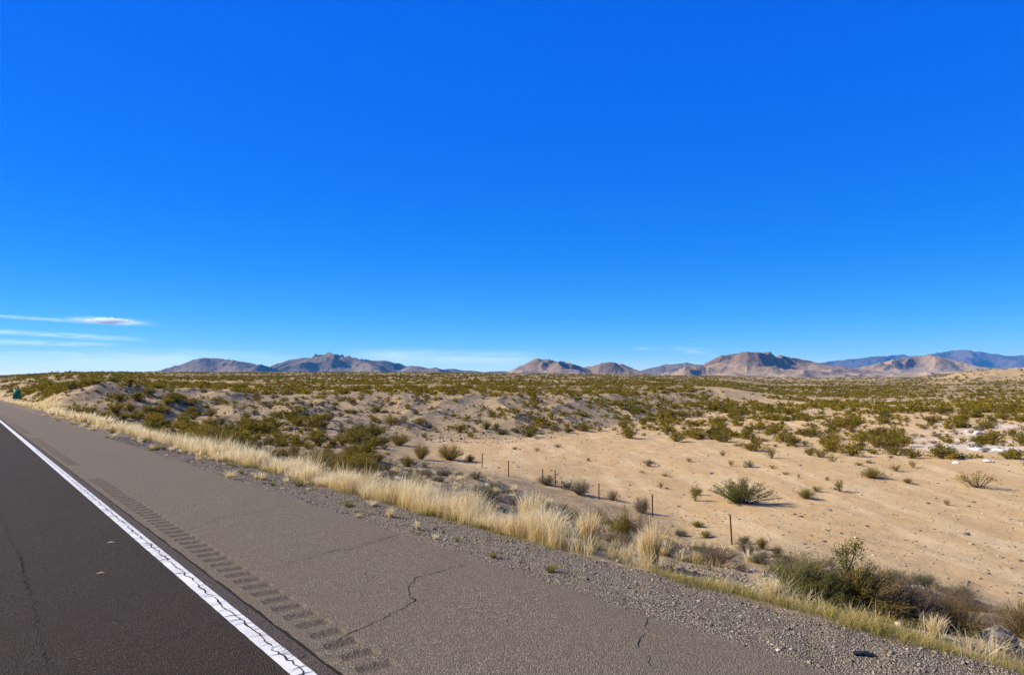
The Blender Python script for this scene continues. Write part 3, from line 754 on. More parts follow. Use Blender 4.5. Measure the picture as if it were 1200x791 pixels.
# the roadside thicket
near_bush('roadgreen', 'green_shrub', 'bushy green shrub at the near end of the roadside thicket', 'bush', 936, 697, 92, 52)
near_bush('roadgreen', 'green_shrub', 'low green shrub leaning over the verge grass', 'bush', 962, 706, 84, 42)
r2 = near_bush('roadolive', 'thicket_shrub', 'tallest dark olive shrub of the thicket, one stem standing up', 'bush', 1003, 712, 124, 58)
near_bush('roadbrown', 'dry_shrub', 'brown dry shrub in the middle of the roadside thicket', 'shrub', 1040, 722, 104, 50)
near_bush('roadorange', 'thicket_shrub', 'low yellowing shrub at the far side of the thicket', 'bush', 1062, 726, 92, 40)
near_bush('roadorange', 'yellow_shrub', 'golden brown shrub mixed with grass past the thicket', 'bush', 1098, 734, 84, 40)
near_bush('roadorange', 'yellow_shrub', 'yellowing shrub between the thicket and the grey rock', 'bush', 1128, 742, 70, 40)
near_bush('roadorange', 'yellow_shrub', 'orange yellow shrub overhanging the grey rock', 'bush', 1200, 748, 70, 48)
# the stem that stands above the thicket
def leafy_stem():
    x, y, z = at_px(993, 709); H_ = 72 * y / 800
    rg = np.random.default_rng(5)
    e = empty('sapling', (x, y, z)); tag(e, 'upright sapling with two leafy tops rising from the thicket', 'sapling')
    pts = np.array([[0, 0, 0], [.02, 0, .25], [0, .01, .5], [.02, 0, .72], [.0, 0, .95]]) * H_
    p2 = np.array([[.01, 0, .5], [.08, .01, .62], [.14, .0, .78], [.17, 0, .9], [.19, 0, 1.0]]) * H_
    p3 = np.array([[.01, 0, .45], [-.04, .01, .6], [-.07, .0, .7], [-.09, 0, .8], [-.1, 0, .86]]) * H_
    tv, tq = tubes(np.array([pts, p2, p3]), [.014, .009, .008], 5)
    obj('trunk', mesh('trunk', tv, quads=tq, mat=M_TWIG), e)
    V, Q, S, o = [], [], [], 0
    for path, n in ((pts, 420), (p2, 420), (p3, 260)):
        f = rg.uniform(.5, 1, n) * 4; i = np.minimum(f.astype(int), 3); f = f - i
        p = path[i] * (1 - f)[:, None] + path[i + 1] * f[:, None] + rg.normal(0, .05, (n, 3)) * np.array([1, 1, .9])
        v, q = quads_at(p, rg.normal(0, 1, (n, 3)) + np.array([0, 0, .6]), .034, .26, rg)
        V.append(v); Q.append(q + o); S.append(rg.random(n) * .8); o += len(v)
    obj('foliage', mesh('sapling_foliage', np.vstack(V), quads=np.vstack(Q), fattrs=dict(shade=np.concatenate(S)), mat=M_GREEN), e)
leafy_stem()
tv, tq = twig_mesh(9, 8, 3, .013, .8)
me_twig = mesh('bare_shrub', tv, quads=tq, mat=M_TWIG)
for px, py, w, h, lab in [(1056, 722, 110, 72, 'bare branching shrub reaching over the sand behind the thicket'), (1092, 734, 70, 74, 'leafless brown twigs at the end of the thicket'), (744, 643, 44, 58, 'pale leafless twigs beside the tall roadside shrub')]:
    x, y, z = at_px(px, py); o = obj('bare_shrub', me_twig, None, (x, y, z)); o.scale = (w * y / 800, w * y / 800, h * y / 800); o.rotation_euler = (0, 0, random.uniform(0, 6)); tag(o, lab, 'shrub')

# ---- scattered shrubs, by the kind of ground
def dens_near(x, y):
    u, Y, s, t, ly, foot, top = zone(x, y)
    c = np.clip(.55 + 1.0 * fbm(x / 11, y / 11, 3, 111), 0, 1.6)
    c2 = np.clip(.35 + 1.3 * fbm(x / 28, y / 28, 2, 113), 0, 1.5)
    onbank = smooth(7.6, 9, s) * (1 - smooth(21, 25, s))
    creo = np.zeros(len(x)); low = np.zeros(len(x))
    wash = smooth(24, 27, s) * (1 - smooth(foot - .08, foot, ly))
    edge = np.interp(u, [-.2, 0, .1, .2, .35, .5, .7], [76, 80, 86, 76, 68, 60, 55]) + 8 * fbm(x / 18, y / 18, 2, 117)
    flats = smooth(edge - 4, edge + 30, Y) * smooth(-.02, .08, u)
    creo += flats * .33 * c * (1 - smooth(foot + .1, foot + .4, ly) * (u < .28)) * np.clip(c2 + .35, .3, 1.2)
    low += flats * .10
    low += wash * (1 - flats) * .0035
    onb = smooth(foot - .05, foot + .05, ly) * (1 - smooth(top - .05, top + .05, ly)) * (u < .3)
    creo += onb * .11 * c * (s > 9); low += onb * .22 * c * (s > 9)
    creo += smooth(top - .04, top + .04, ly) * .12 * np.clip(c, .35, 1.2) * (u < .3)
    hollow = smooth(-.12, -.2, u) * onbank + smooth(-.14, -.24, u) * (s > 9) * (1 - smooth(foot, foot + .15, ly)) * .9
    creo += np.clip(hollow, 0, 1) * .20 * c * np.where(Y < 42, .45, 1); low += np.clip(hollow, 0, 1) * .2
    low += onbank * (u > -.16) * 1.1 * np.clip(.3 + 1.5 * fbm(x / 3.5, y / 3.5, 2, 119), 0, 1.5)
    return creo * (s > 8), low * (s > 7.8)
UL = .83
def sample(Y0, Y1, maxd):
    area = UL * (Y1 ** 2 - Y0 ** 2); n = int(area * maxd)
    Y = np.sqrt(rng.uniform(Y0 ** 2, Y1 ** 2, n)); return rng.uniform(-UL, UL, n) * Y, Y
x, y = sample(7, 185, .8)
dc, dl = dens_near(x, y)
pr = rng.random(len(x)) * .8
free = np.ones(len(x), bool)
for (a, b, r) in placed: free &= (x - a) ** 2 + (y - b) ** 2 > (r * .8 + .25) ** 2
isc = (pr < dc) & free; isl = ~isc & (pr < dc + dl) & free
def info(x, y):
    u, Y, s, t, ly, foot, top = zone(x, y)
    reg = np.where(s < 25, 'bank', np.where((ly > top) & (u < .28), 'plateau', np.where((ly > foot) & (u < .28), 'bluff', np.where(u < -.1, 'gully', 'flats'))))
    return reg
xc, yc = x[isc], y[isc]; regc = info(xc, yc)
wc = np.where(regc == 'flats', .8 + 2.3 * rng.random(len(xc)) ** 1.4, np.where(regc == 'bluff', rng.uniform(.8, 1.9, len(xc)), np.where(regc == 'plateau', rng.uniform(1.2, 2.6, len(xc)), rng.uniform(.9, 2.4, len(xc)))))
hc = np.clip(wc * rng.uniform(.42, .68, len(xc)), .35, 1.7)
xl, yl = x[isl], y[isl]; regl = info(xl, yl)
wl = np.where(regl == 'bank', rng.uniform(.35, .85, len(xl)), rng.uniform(.5, 1.3, len(xl))); hl = wl * rng.uniform(.4, .7, len(xl))
WORD = {'bank': 'on the road bank behind the grass', 'plateau': 'along the rim of the low bluff', 'bluff': 'on the eroded bluff face', 'gully': 'in the gully beyond the bank', 'flats': 'on the flats beyond the sand'}
far_parts = []
FAR_C = [bush_mesh(400 + k, 26, 90, .19, asp=.65, low=.25)[0] for k in range(7)]
FAR_D = [bush_mesh(420 + k, 12, 15, .42, asp=.7, low=.35)[0] for k in range(7)]
def far_add(lods, x, y, w, h):
    z = H(x, y)
    var = rng.integers(0, len(lods), len(x)); a = rng.uniform(0, 6.28, len(x)); tone = rng.random(len(x))
    for k in range(len(lods)):
        i = np.where(var == k)[0]
        if not len(i): continue
        v, q, sh = lods[k]; c, s = np.cos(a[i])[:, None], np.sin(a[i])[:, None]
        vx = (v[None, :, 0] * c - v[None, :, 1] * s) * w[i][:, None] + x[i][:, None]
        vy = (v[None, :, 0] * s + v[None, :, 1] * c) * w[i][:, None] + y[i][:, None]
        vz = v[None, :, 2] * h[i][:, None] + z[i][:, None] - .03
        V = np.stack([vx, vy, vz], -1).reshape(-1, 3)
        Q = (q[None] + (np.arange(len(i)) * len(v))[:, None, None]).reshape(-1, 4)
        far_parts.append((V, Q, np.tile(sh, len(i)), np.repeat(tone[i], len(q))))
def individuals(kind, name, cat, x, y, w, h, reg, words, limit, thr, lods):
    size = h / y * np.where(np.abs(x / y) < .76, 1, 0)
    order = np.argsort(-size); k = 0
    z = H(x, y)
    for i in order[:limit]:
        if y[i] < (42 if kind == 'creo' else 26):          # close enough for the parts to show
            lv, st = NEAR[kind][random.randrange(len(NEAR[kind]))]
            o = empty(name, (x[i], y[i], z[i] - .03)); obj('foliage', lv, o); obj('stems', st, o)
        else:
            o = obj(name, MID[kind][random.randrange(len(MID[kind]))], None, (x[i], y[i], z[i] - .03))
        o.scale = (w[i], w[i] * random.uniform(.85, 1.15), h[i]); o.rotation_euler = (0, 0, random.uniform(0, 6.28))
        big = w[i] > thr
        lab = '%s %s %s' % (words[0] if big else words[1], words[2], WORD[reg[i]])
        tag(o, lab, cat, '%s %ss %s' % ('larger' if big else 'smaller', name.replace('_', ' '), WORD[reg[i]]))
    r = order[limit:]
    far_add(lods, x[r], y[r], w[r], h[r])
individuals('creo', 'creosote_bush', 'bush', xc, yc, wc, hc, regc, ('broad', 'small', 'olive creosote bush'), 255, 1.7, FAR_C)
dry = rng.random(len(xl)) < .4
individuals('sage', 'sage_shrub', 'shrub', xl[~dry], yl[~dry], wl[~dry], hl[~dry], regl[~dry], ('full', 'little', 'grey green low shrub'), 270, .7, FAR_C)
individuals('dry', 'dry_shrub', 'shrub', xl[dry], yl[dry], wl[dry], hl[dry], regl[dry], ('spreading', 'tiny', 'brown dry low shrub'), 220, .7, FAR_C)
def farscatter(Y0, Y1, d, w0, w1, lods, hk):
    x, y = sample(Y0, Y1, d)
    u, Y, s, t, ly, foot, top = zone(x, y)
    c = np.clip(.55 + 1.1 * fbm(x / 45, y / 45, 3, 121) + .35 * fbm(x / 12, y / 12, 2, 122), 0, 1)
    bad = smooth(.57, .66, u) * smooth(6.35, 6.5, ly) + smooth(.3, .36, u) * (ly > 6.7)
    green = smooth(.3, .42, u) * smooth(240, 330, Y) * (1 - smooth(560, 650, Y)) * (1 - smooth(.56, .64, u))
    face = (u > .2) & (u < .36) & (ly > foot + .1) & (ly < top - .05)
    p = np.maximum(c, green) * (1 + .5 * np.clip(bad, 0, 1)) * np.where(face, .25, 1)
    k = (rng.random(len(x)) < p) & (s > 9)
    x, y = x[k], y[k]; w = rng.uniform(w0, w1, len(x)); h = np.clip(w * rng.uniform(.4, .65, len(x)), .3, hk)
    far_add(lods, x, y, w, h)
farscatter(185, 330, .085, 1.1, 2.8, FAR_C, 1.6)
farscatter(330, 650, .036, 1.5, 3.4, FAR_D, 1.8)
farscatter(650, 1750, .0085, 2.5, 5.5, FAR_D, 2.2)
V, Q, S, T_, o = [], [], [], [], 0
for v, q, s, t in far_parts: V.append(v); Q.append(q + o); S.append(s); T_.append(t); o += len(v)
tag(obj('desert_scrub', mesh('desert_scrub', np.vstack(V), quads=np.vstack(Q), fattrs=dict(shade=np.concatenate(S), tone=np.concatenate(T_)), mat=M_CREO)), 'creosote scrub covering the plateau and far flats', 'scrub', kind='stuff')

# ---- grass along the road
def grass_band(name, mat, n, t0, t1, tp, s0, s1, h, lean, w, label, cl, dens_seed, head=.35, thr=-.2, segs=3):
    nc = max(n // cl, 1)
    t = t0 + (t1 - t0) * rng.random(nc) ** tp; s = s0 + (s1 - s0) * rng.beta(1.3, 1.7, nc)
    s = s + .22 * fbm(t / 1.7, t * 0 + 3, 3, dens_seed + 1)
    k = fbm(t / 1.6, s / .9, 3, dens_seed) > thr; t, s = t[k], s[k]
    hh = h * np.clip(.85 + .75 * fbm(t / 1.9, s / 1.2, 3, dens_seed + 5), .4, 1.4) * rng.uniform(.75, 1.1, len(t))
    cx, cy = st2xy(s, t)
    rad = .03 + .085 * rng.random(len(t))
    bx = np.repeat(cx, cl) + np.repeat(rad, cl) * rng.normal(0, .8, len(t) * cl); by = np.repeat(cy, cl) + np.repeat(rad, cl) * rng.normal(0, .8, len(t) * cl)
    b = np.stack([bx, by, H(bx, by) - .015], 1)
    v, q, sh = blades(b, rng, np.repeat(hh, cl), lean, w if np.isscalar(w) else np.repeat(w[k], cl), segs, head)
    tone = np.repeat(np.repeat(rng.random(len(t)), cl), segs)
    sh = np.clip(sh + (tone - .5) * .25, 0, 1)
    return v, q, sh, tone
def grass_obj(name, parts, mat, label, cat='grass'):
    V, Q, S, T_, o = [], [], [], [], 0
    for v, q, s, t in parts: V.append(v); Q.append(q + o); S.append(s); T_.append(t); o += len(v)
    tag(obj(name, mesh(name, np.vstack(V), quads=np.vstack(Q), fattrs=dict(shade=np.concatenate(S), tone=np.concatenate(T_)), mat=mat)), label, cat, kind='stuff')
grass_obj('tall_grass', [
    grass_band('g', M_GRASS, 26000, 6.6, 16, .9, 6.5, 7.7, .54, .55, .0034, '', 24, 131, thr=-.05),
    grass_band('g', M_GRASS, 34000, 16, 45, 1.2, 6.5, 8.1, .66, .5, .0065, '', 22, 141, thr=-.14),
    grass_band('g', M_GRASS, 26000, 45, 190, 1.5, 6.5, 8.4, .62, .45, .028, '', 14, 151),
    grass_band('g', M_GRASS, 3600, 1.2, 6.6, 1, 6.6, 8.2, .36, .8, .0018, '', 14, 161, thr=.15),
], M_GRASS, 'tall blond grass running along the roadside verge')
grass_obj('verge_grass', [
    grass_band('g', M_LOWGRASS, 17000, .6, 8.0, 1, 6.42, 7.4, .17, .9, .0024, '', 18, 171, head=.1, thr=-.12),
    grass_band('g', M_LOWGRASS, 9000, 8.0, 26, 1.2, 6.42, 6.75, .17, .7, .006, '', 18, 181, head=.1, thr=-.1),
    grass_band('g', M_LOWGRASS, 7000, 1, 20, 1, 7.4, 10.5, .26, .7, .006, '', 18, 183, head=.1, thr=.25),
], M_LOWGRASS, 'short olive and yellow grass at the edge of the gravel')
TUFT = []
for k in range(6):
    v, q, sh = blade_mesh(500 + k, 110, .16, .9, .75, .018)
    TUFT.append(mesh('grass_tuft', v, quads=q, fattrs=dict(shade=sh), mat=M_GRASS if k < 4 else M_LOWGRASS))
TALL = []
for k in range(3):
    v, q, sh = blade_mesh(520 + k, 420, .16, 1.0, .42, .010)
    TALL.append(mesh('grass_tuft', v, quads=q, fattrs=dict(shade=sh), mat=M_GRASS))
def tuft(px, py, wpx, hpx, lab, k=None, group=None, protos=None):
    x, y, z = at_px(px, py); pr = protos or TUFT
    o = obj('grass_tuft', pr[(k if k is not None else random.randrange(99)) % len(pr)], None, (x, y, z)); o.rotation_euler = (0, 0, random.uniform(0, 6.28))
    o.scale = (wpx * y / 800, wpx * y / 800, hpx * y / 800); tag(o, lab, 'grass tuft', group)
tuft(765, 664, 40, 56, 'tall pale feathery tuft standing apart at the gravel edge', 0, None, TALL)
tuft(757, 661, 34, 42, 'orange based tuft against the pale feathery one', 1, None, TALL)
tuft(690, 640, 44, 44, 'bushy blond tuft at the gravel edge before the dark shrubs', 2, None, TALL)
tuft(620, 622, 46, 50, 'white blond tuft where the tall grass ends', 0, None, TALL)
tuft(1096, 746, 34, 27, 'golden tuft before the golden brown shrub', 2, None, TALL)
tuft(905, 703, 30, 26, 'pale tuft at the near end of the thicket', 1, None, TALL)
tuft(645, 671, 20, 15, 'yellow tuft on the gravel nearest the camera by the asphalt', 5)
tuft(578, 654, 16, 12, 'green tuft growing at the end of a shoulder crack', 4)
tuft(489, 620, 9, 14, 'thin upright orange tuft on the gravel', 0)
tuft(458, 606, 15, 15, 'rounded tan tuft on the gravel beside the asphalt', 1)
tuft(410, 594, 20, 10, 'olive tuft low on the gravel with its shadow', 5)
tuft(436, 593, 16, 10, 'pale tuft behind the olive gravel tuft', 2)
tuft(419, 606, 9, 6, 'tiny dry tuft at the very edge of the asphalt', 3)
tuft(510, 632, 10, 9, 'sparse brown tuft between the orange and green tufts', 3)
tuft(536, 634, 10, 8, 'dark sparse tuft beyond the brown one', 4)
for i in range(90):
    t = 14 + 62 * random.random() ** 1.1; s = random.triangular(5.0, 6.5, 6.1)
    x, y = st2xy(s, t); z = float(H(np.array([x]), np.array([y]))[0])
    o = obj('grass_tuft', TUFT[random.randrange(6)], None, (x, y, z)); o.rotation_euler = (0, 0, random.uniform(0, 6.28))
    w = random.uniform(.12, .42); o.scale = (w, w, w * random.uniform(.5, .9)); tag(o, 'low tan grass tuft dotted along the gravel shoulder', 'grass tuft', 'grass tufts along the gravel')
x, y = [], []
for i in range(120):
    s = random.uniform(8, 23); t = random.uniform(5, 30); a, b = st2xy(s, t); z = float(H(np.array([a]), np.array([b]))[0])
    o = obj('grass_tuft', TUFT[random.randrange(6)], None, (a, b, z - .01)); o.rotation_euler = (0, 0, random.uniform(0, 6.28))
    w = random.uniform(.2, .5); o.scale = (w, w, w * random.uniform(.6, 1.0)); tag(o, 'dry grass tuft among the stones of the road bank', 'grass tuft', 'grass tufts on the road bank')

# ------------------------------------------------------------------ fence posts, sign, rocks, scrap
def post_mesh():
    """steel T post with studs along its face"""
    v, q = [], []
    def box(x0, x1, y0, y1, z0, z1):
        b = len(v); v.extend([(x0, y0, z0), (x1, y0, z0), (x1, y1, z0), (x0, y1, z0), (x0, y0, z1), (x1, y0, z1), (x1, y1, z1), (x0, y1, z1)])
        q.extend([(b, b + 3, b + 2, b + 1), (b + 4, b + 5, b + 6, b + 7), (b, b + 1, b + 5, b + 4), (b + 1, b + 2, b + 6, b + 5), (b + 2, b + 3, b + 7, b + 6), (b + 3, b, b + 4, b + 7)])
    box(-.035, .035, -.006, .006, -.4, 1.0); box(-.006, .006, .007, .05, -.4, .998)
    for k in range(18): box(-.012, .012, -.016, -.007, .08 + k * .05, .10 + k * .05)
    return mesh('fence_post', v, quads=q, mat=M_RUST)
PM = post_mesh()
posts = [(858, 638, 34, 'nearest rusty fence post, tall and leaning, on the bank'), (765, 606, 26, 'dark fence post by the wispy pale shrub'), (702, 585, 18, 'reddish fence post beside the grey green bush'),
         (651, 568, 17, 'fence post closest to its neighbour, in grey brush'), (636, 566, 16, 'fence post of the close pair, farther one'), (596, 558, 18, 'slim fence post against open sand, second farthest'), (565, 548, 16, 'farthest fence post, near the widest spur bush')]
for i, (px, py, hp, lab) in enumerate(posts):
    x, y, z = at_px(px, py); o = obj('fence_post', PM, None, (x, y, z)); o.scale = (.95, .95, hp * y / 800)
    o.rotation_euler = (R(random.uniform(-2, 2)), R(-3.5 if i == 0 else random.uniform(-2, 2)), AZ + R(random.uniform(-15, 15))); tag(o, lab, 'fence post', 'steel posts of the old fence')
def boxmesh(name, x0, x1, y0, y1, z0, z1, mat):
    v = [(x0, y0, z0), (x1, y0, z0), (x1, y1, z0), (x0, y1, z0), (x0, y0, z1), (x1, y0, z1), (x1, y1, z1), (x0, y1, z1)]
    return mesh(name, v, quads=[(0, 3, 2, 1), (4, 5, 6, 7), (0, 1, 5, 4), (1, 2, 6, 5), (2, 3, 7, 6), (3, 0, 4, 7)], mat=mat)
t_s = 158.0; sx, sy = st2xy(7.7, t_s); sz = float(H(np.array([sx]), np.array([sy]))[0])
e = empty('road_sign', (sx, sy, sz), R(20)); tag(e, 'small green road sign on two posts at the far verge', 'road sign')
obj('panel', boxmesh('panel', -.6, .6, -.012, .012, .9, 2.7, M_SIGN), e)
fr = [boxmesh('border', -.6, .6, -.018, -.0125, 2.63, 2.7, M_SIGNW), boxmesh('border', -.6, .6, -.018, -.0125, .9, .97, M_SIGNW)]
for m in fr: obj('border', m, e)
for q in (-.36, .36): obj('post', boxmesh('post', q - .035, q + .035, .015, .07, -.8, 2.6, M_STEEL), e)
def rock(name, seed, sub, mat, layers=0):
    import bmesh
    bm = bmesh.new(); bmesh.ops.create_icosphere(bm, subdivisions=sub, radius=.5)
    v = np.array([q.co[:] for q in bm.verts])
    rg = np.random.default_rng(seed)
    for k in range(9):                                     # chip facets off
        n = rg.normal(size=3); n /= np.linalg.norm(n); d = rg.uniform(.26, .42); e_ = v @ n - d; v = v - np.maximum(e_, 0)[:, None] * n
    v += (.035 * fbm(v[:, 0] * 6 + v[:, 2] * 4, v[:, 1] * 6 + seed, 3, seed))[:, None] * v * 2
    if layers: v[:, :2] *= (1 + .06 * np.sign(np.sin(v[:, 2] * layers)))[:, None]
    for q, p in zip(bm.verts, v): q.co = p
    me = bpy.data.meshes.new(name); bm.to_mesh(me); bm.free(); me.materials.append(mat); return me
x, y, z = at_px(1176, 759)
o = obj('boulder', rock('boulder', 3, 4, M_ROCK, 42), None, (x, y, z + .07)); o.scale = (.36, .32, .34); o.rotation_euler = (.15, -.2, .6); tag(o, 'grey layered boulder under the orange yellow shrub', 'boulder')
pr = [rock('pale_rock', 20 + k, 3, M_PALE) for k in range(3)]
for i, (px, py, w, hh) in enumerate([(1146, 509, 13, 5), (1150, 527, 40, 3), (1175, 528, 28, 3.5), (1158, 541, 20, 4), (1127, 536, 14, 4), (1140, 520, 12, 3), (1120, 543, 9, 3), (1185, 519, 9, 3), (1133, 505, 9, 2.5)]):
    x, y, z = at_px(px, py); o = obj('pale_rock', pr[i % 3], None, (x, y, z + .02)); o.scale = (w * y / 800, w * y / 800 * .7, hh * y / 800 * 1.5); o.rotation_euler = (0, 0, i * 1.3)
    tag(o, 'white caliche slab bedded in the sand among creosote', 'rock', 'white caliche slabs in the wash')
dr = [rock('stone', 40 + k, 2, M_ROCK) for k in range(3)]
def stone_at(px, py, w, h, lab, cat='stone', mat=None, group=None):
    x, y, z = at_px(px, py); o = obj('stone', dr[random.randrange(3)], None, (x, y, z)); o.scale = (w * y / 800, w * y / 800, h * y / 800); o.rotation_euler = (0, 0, random.uniform(0, 6)); tag(o, lab, cat, group)
stone_at(970, 622, 4, 4, 'dark stone on the bare sand beyond the thicket'); stone_at(986, 625, 4.5, 4, 'second dark stone beside the first on bare sand')
stone_at(331, 619, 4, 2.5, 'small dark stone lying on the brown shoulder')
for px, py in [(1047, 603), (1052, 604), (1095, 620), (1125, 657), (1170, 642), (943, 603), (918, 604), (854, 603), (1100, 602), (1110, 563), (838, 598), (1001, 603)]:
    stone_at(px, py, 3, 2.4, 'small dark stone scattered on open sand', group='dark stones on the sand')
def scrap():
    n, m = 14, 5; v = []
    for i in range(n):
        a = i / (n - 1) * 2.3 + .4
        for j in range(m):
            w = (j / (m - 1) - .5); rr = .07 + .006 * math.sin(i * 2.3 + j)
            v.append((-.09 * math.cos(a) * 1.3, w * .075 * (1 + .25 * math.sin(i * 1.7)), .042 * math.sin(a) + .012 * w * math.sin(i)))
    v = np.array(v); b = v.copy(); b[:, 2] -= .012; V = np.vstack([v, b]); q = []
    for i in range(n - 1):
        for j in range(m - 1):
            k = i * m + j; q.append((k, k + 1, k + m + 1, k + m)); q.append((k + n * m, k + n * m + m, k + n * m + m + 1, k + n * m + 1))
    bd = [i * m for i in range(n)] + [(n - 1) * m + j for j in range(1, m)] + [i * m + m - 1 for i in range(n - 2, -1, -1)] + [j for j in range(m - 2, 0, -1)]
    for a, c in zip(bd, bd[1:] + bd[:1]): q.append((a, a + n * m, c + n * m, c))
    return mesh('tyre_scrap', V, quads=q, smooth_shade=True, mat=M_RUBBER)
x, y, z = at_px(1013, 768); o = obj('tyre_scrap', scrap(), None, (x, y, z + .005)); o.scale = (.75, .8, .55); o.rotation_euler = (0, 0, -.3); tag(o, 'curled scrap of black tyre rubber on the gravel', 'tyre scrap')
def leaf_on_road(px, py, lab, L):
    s, t = px2st(px, py); x, y = st2xy(s, t)
    v = [(-L, 0, .004), (0, -L * .28, .012), (L, 0, .006), (0, L * .28, .014), (0, 0, .022)]
    o = obj('dry_leaf', mesh('dry_leaf', v, tris=[(0, 1, 4), (1, 2, 4), (2, 3, 4), (3, 0, 4)], mat=M_DRYLEAF), None, (x, y, 0)); o.rotation_euler = (0, 0, .35); tag(o, lab, 'leaf')
M_DRYLEAF = material('dry tan leaf', flat((.42, .33, .22), .8))
leaf_on_road(130, 636, 'pale dry leaf on the dark lane near the white line', .055); leaf_on_road(118, 672, 'thin faded leaf on the dark lane, nearer one', .05)

# ------------------------------------------------------------------ mountains
def mountain(pts, D, depth, mat, seed, label, rough=.5, cell=500.0, ybase=445, jag=1.0):
    pts = np.array(pts, float); n = int((pts[-1, 0] - pts[0, 0]) * 2.0); nd = 170
    px = np.linspace(pts[0, 0], pts[-1, 0], n)
    py = np.interp(px, pts[:, 0], pts[:, 1])
    k = np.exp(-np.linspace(-2, 2, 7) ** 2); k /= k.sum(); py = np.convolve(np.pad(py, 3, mode='edge'), k, 'valid')
    py = py - jag * .55 * fbm(px / 11, px * 0 + seed, 4, seed) * np.clip((440 - py) / 10, .1, 1)
    um = np.array([ray(a, b) for a, b in zip(px, py)]); u, m = um[:, 0], um[:, 1]
    zb = CAM_H + ray(600, ybase)[1] * (D - depth)
    vv = np.linspace(-1, 1, nd)
    U, V = np.meshgrid(u, vv, indexing='ij')
    X = U * (D + V * depth); Y = D + V * depth
    v0 = .22 * fbm(u * D / (cell * 3), u * 0, 2, seed + 3)[:, None]
    W = np.clip(1 - np.abs(V - v0) / np.where(V < v0, 1 + v0, 1 - v0), 0, 1)
    wx = X + cell * .3 * pnoise(X / cell, Y / cell, seed + 7); wy = Y + cell * .3 * pnoise(X / cell, Y / cell, seed + 8)
    rd = ridged(wx / (cell * 1.5), wy / (cell * 1.8), 4, seed, .38)
    h = (W ** 1.1) * (1 - rough * .45) + .62 * rough * (rd - .45) * np.clip(W * 2.2, 0, 1) * (.35 + .65 * W)
    h = h + .03 * fbm(X / (cell * .25), Y / (cell * .25), 3, seed + 9) * np.clip(W * 3, 0, 1)
    target = CAM_H + m * D - zb
    app = (np.maximum(h, .01) * D / Y).max(1)
    f = target / app
    k2 = np.exp(-np.linspace(-2, 2, 41) ** 2); k2 /= k2.sum(); f = np.convolve(np.pad(f, 20, mode='edge'), k2, 'valid')
    Z = zb + h * f[:, None] - 12 * (W <= 0)
    v = np.stack([X.ravel(), Y.ravel(), Z.ravel()], 1)
    i = np.arange(n - 1)[:, None] * nd; j = np.arange(nd - 1)[None]
    q = np.stack([i + j, i + nd + j, i + nd + j + 1, i + j + 1], -1).reshape(-1, 4)
    hi = np.clip((Z - zb) / max(target.max(), 1), 0, 1)
    me = mesh('mountain', v, quads=q, attrs=dict(high=hi.ravel()), smooth_shade=True, mat=mat)
    tag(obj('mountain', me), label, 'mountain', kind='structure')
PURPLE = material('purple brown rock', mountain_mat((.205, .148, .10), (.135, .095, .068), (.08, .056, .042), 20))
BROWN = material('brown hill rock', mountain_mat((.31, .215, .135), (.18, .122, .076), (.12, .08, .052), 14))
TAN = material('pale foothill rock', mountain_mat((.31, .222, .138), (.25, .172, .105), (.18, .125, .078), 12))
BLUE = material('far range rock', mountain_mat((.15, .11, .10), (.10, .075, .075), (.07, .05, .05), 40))
mountain([(150, 441), (172, 437.5), (200, 431), (215, 426), (228, 421), (240, 418.5), (250, 420), (262, 421), (280, 423), (300, 427), (315, 430), (332, 436), (350, 442)], 6200, 900, PURPLE, 601, 'purple brown peak alone at the left of the skyline', .6, 420)
mountain([(285, 443), (300, 437), (318, 429), (335, 422.5), (350, 420), (362, 418.5), (375, 416), (388, 414), (400, 414.5), (408, 418), (418, 421), (428, 421), (440, 423), (450, 421.5), (462, 425), (475, 428), (490, 429.5), (505, 431.5), (520, 433), (535, 436), (560, 441)], 6600, 1200, PURPLE, 611, 'broad rugged purple range with a dark summit', .7, 420)
mountain([(490, 443), (510, 434.5), (528, 431.5), (540, 434), (552, 434), (565, 436), (585, 434.5), (600, 435.5), (640, 441)], 9500, 800, PURPLE, 621, 'low far ridge in the gap between the ranges', .4, 500)
mountain([(575, 443), (596, 435), (608, 430), (620, 424), (628, 419.5), (636, 421), (648, 422.5), (662, 423.5), (672, 427), (682, 430), (697, 435), (715, 442)], 4700, 620, BROWN, 631, 'brown hill with a small pointed summit', .65, 300)
mountain([(660, 443), (675, 434.5), (690, 430), (702, 427), (713, 424.5), (722, 425), (732, 428), (742, 432), (755, 437), (770, 443)], 4900, 560, BROWN, 641, 'rounded brown hill beside the pointed one', .65, 300)
mountain([(725, 443), (745, 436), (760, 431.5), (775, 428.5), (790, 426.5), (805, 425), (816, 427), (850, 430), (900, 440)], 7600, 900, PURPLE, 651, 'long purple mesa behind the brown hills', .4, 480)
mountain([(795, 441), (815, 432), (830, 424), (840, 418.5), (848, 416), (856, 416.5), (862, 413.5), (885, 412.5), (900, 414), (915, 417.5), (935, 420), (955, 424), (975, 428), (1000, 432), (1035, 436), (1060, 442)], 4500, 900, BROWN, 661, 'largest brown flat topped mountain', .5, 330)
mountain([(745, 444), (770, 439), (790, 435), (802, 430), (815, 428.5), (830, 430.5), (860, 430), (890, 429.5), (920, 433), (960, 435), (1000, 437), (1040, 443)], 3900, 420, TAN, 671, 'pinkish foothills below the flat topped mountain', .7, 200)
mountain([(940, 444), (965, 437), (1000, 432), (1030, 426), (1050, 421.5), (1070, 418.5), (1085, 416), (1100, 417.5), (1115, 420), (1130, 425), (1150, 430), (1180, 433), (1220, 438), (1260, 444)], 5600, 900, TAN, 681, 'pinkish tan hill in front of the far blue range', .6, 330)
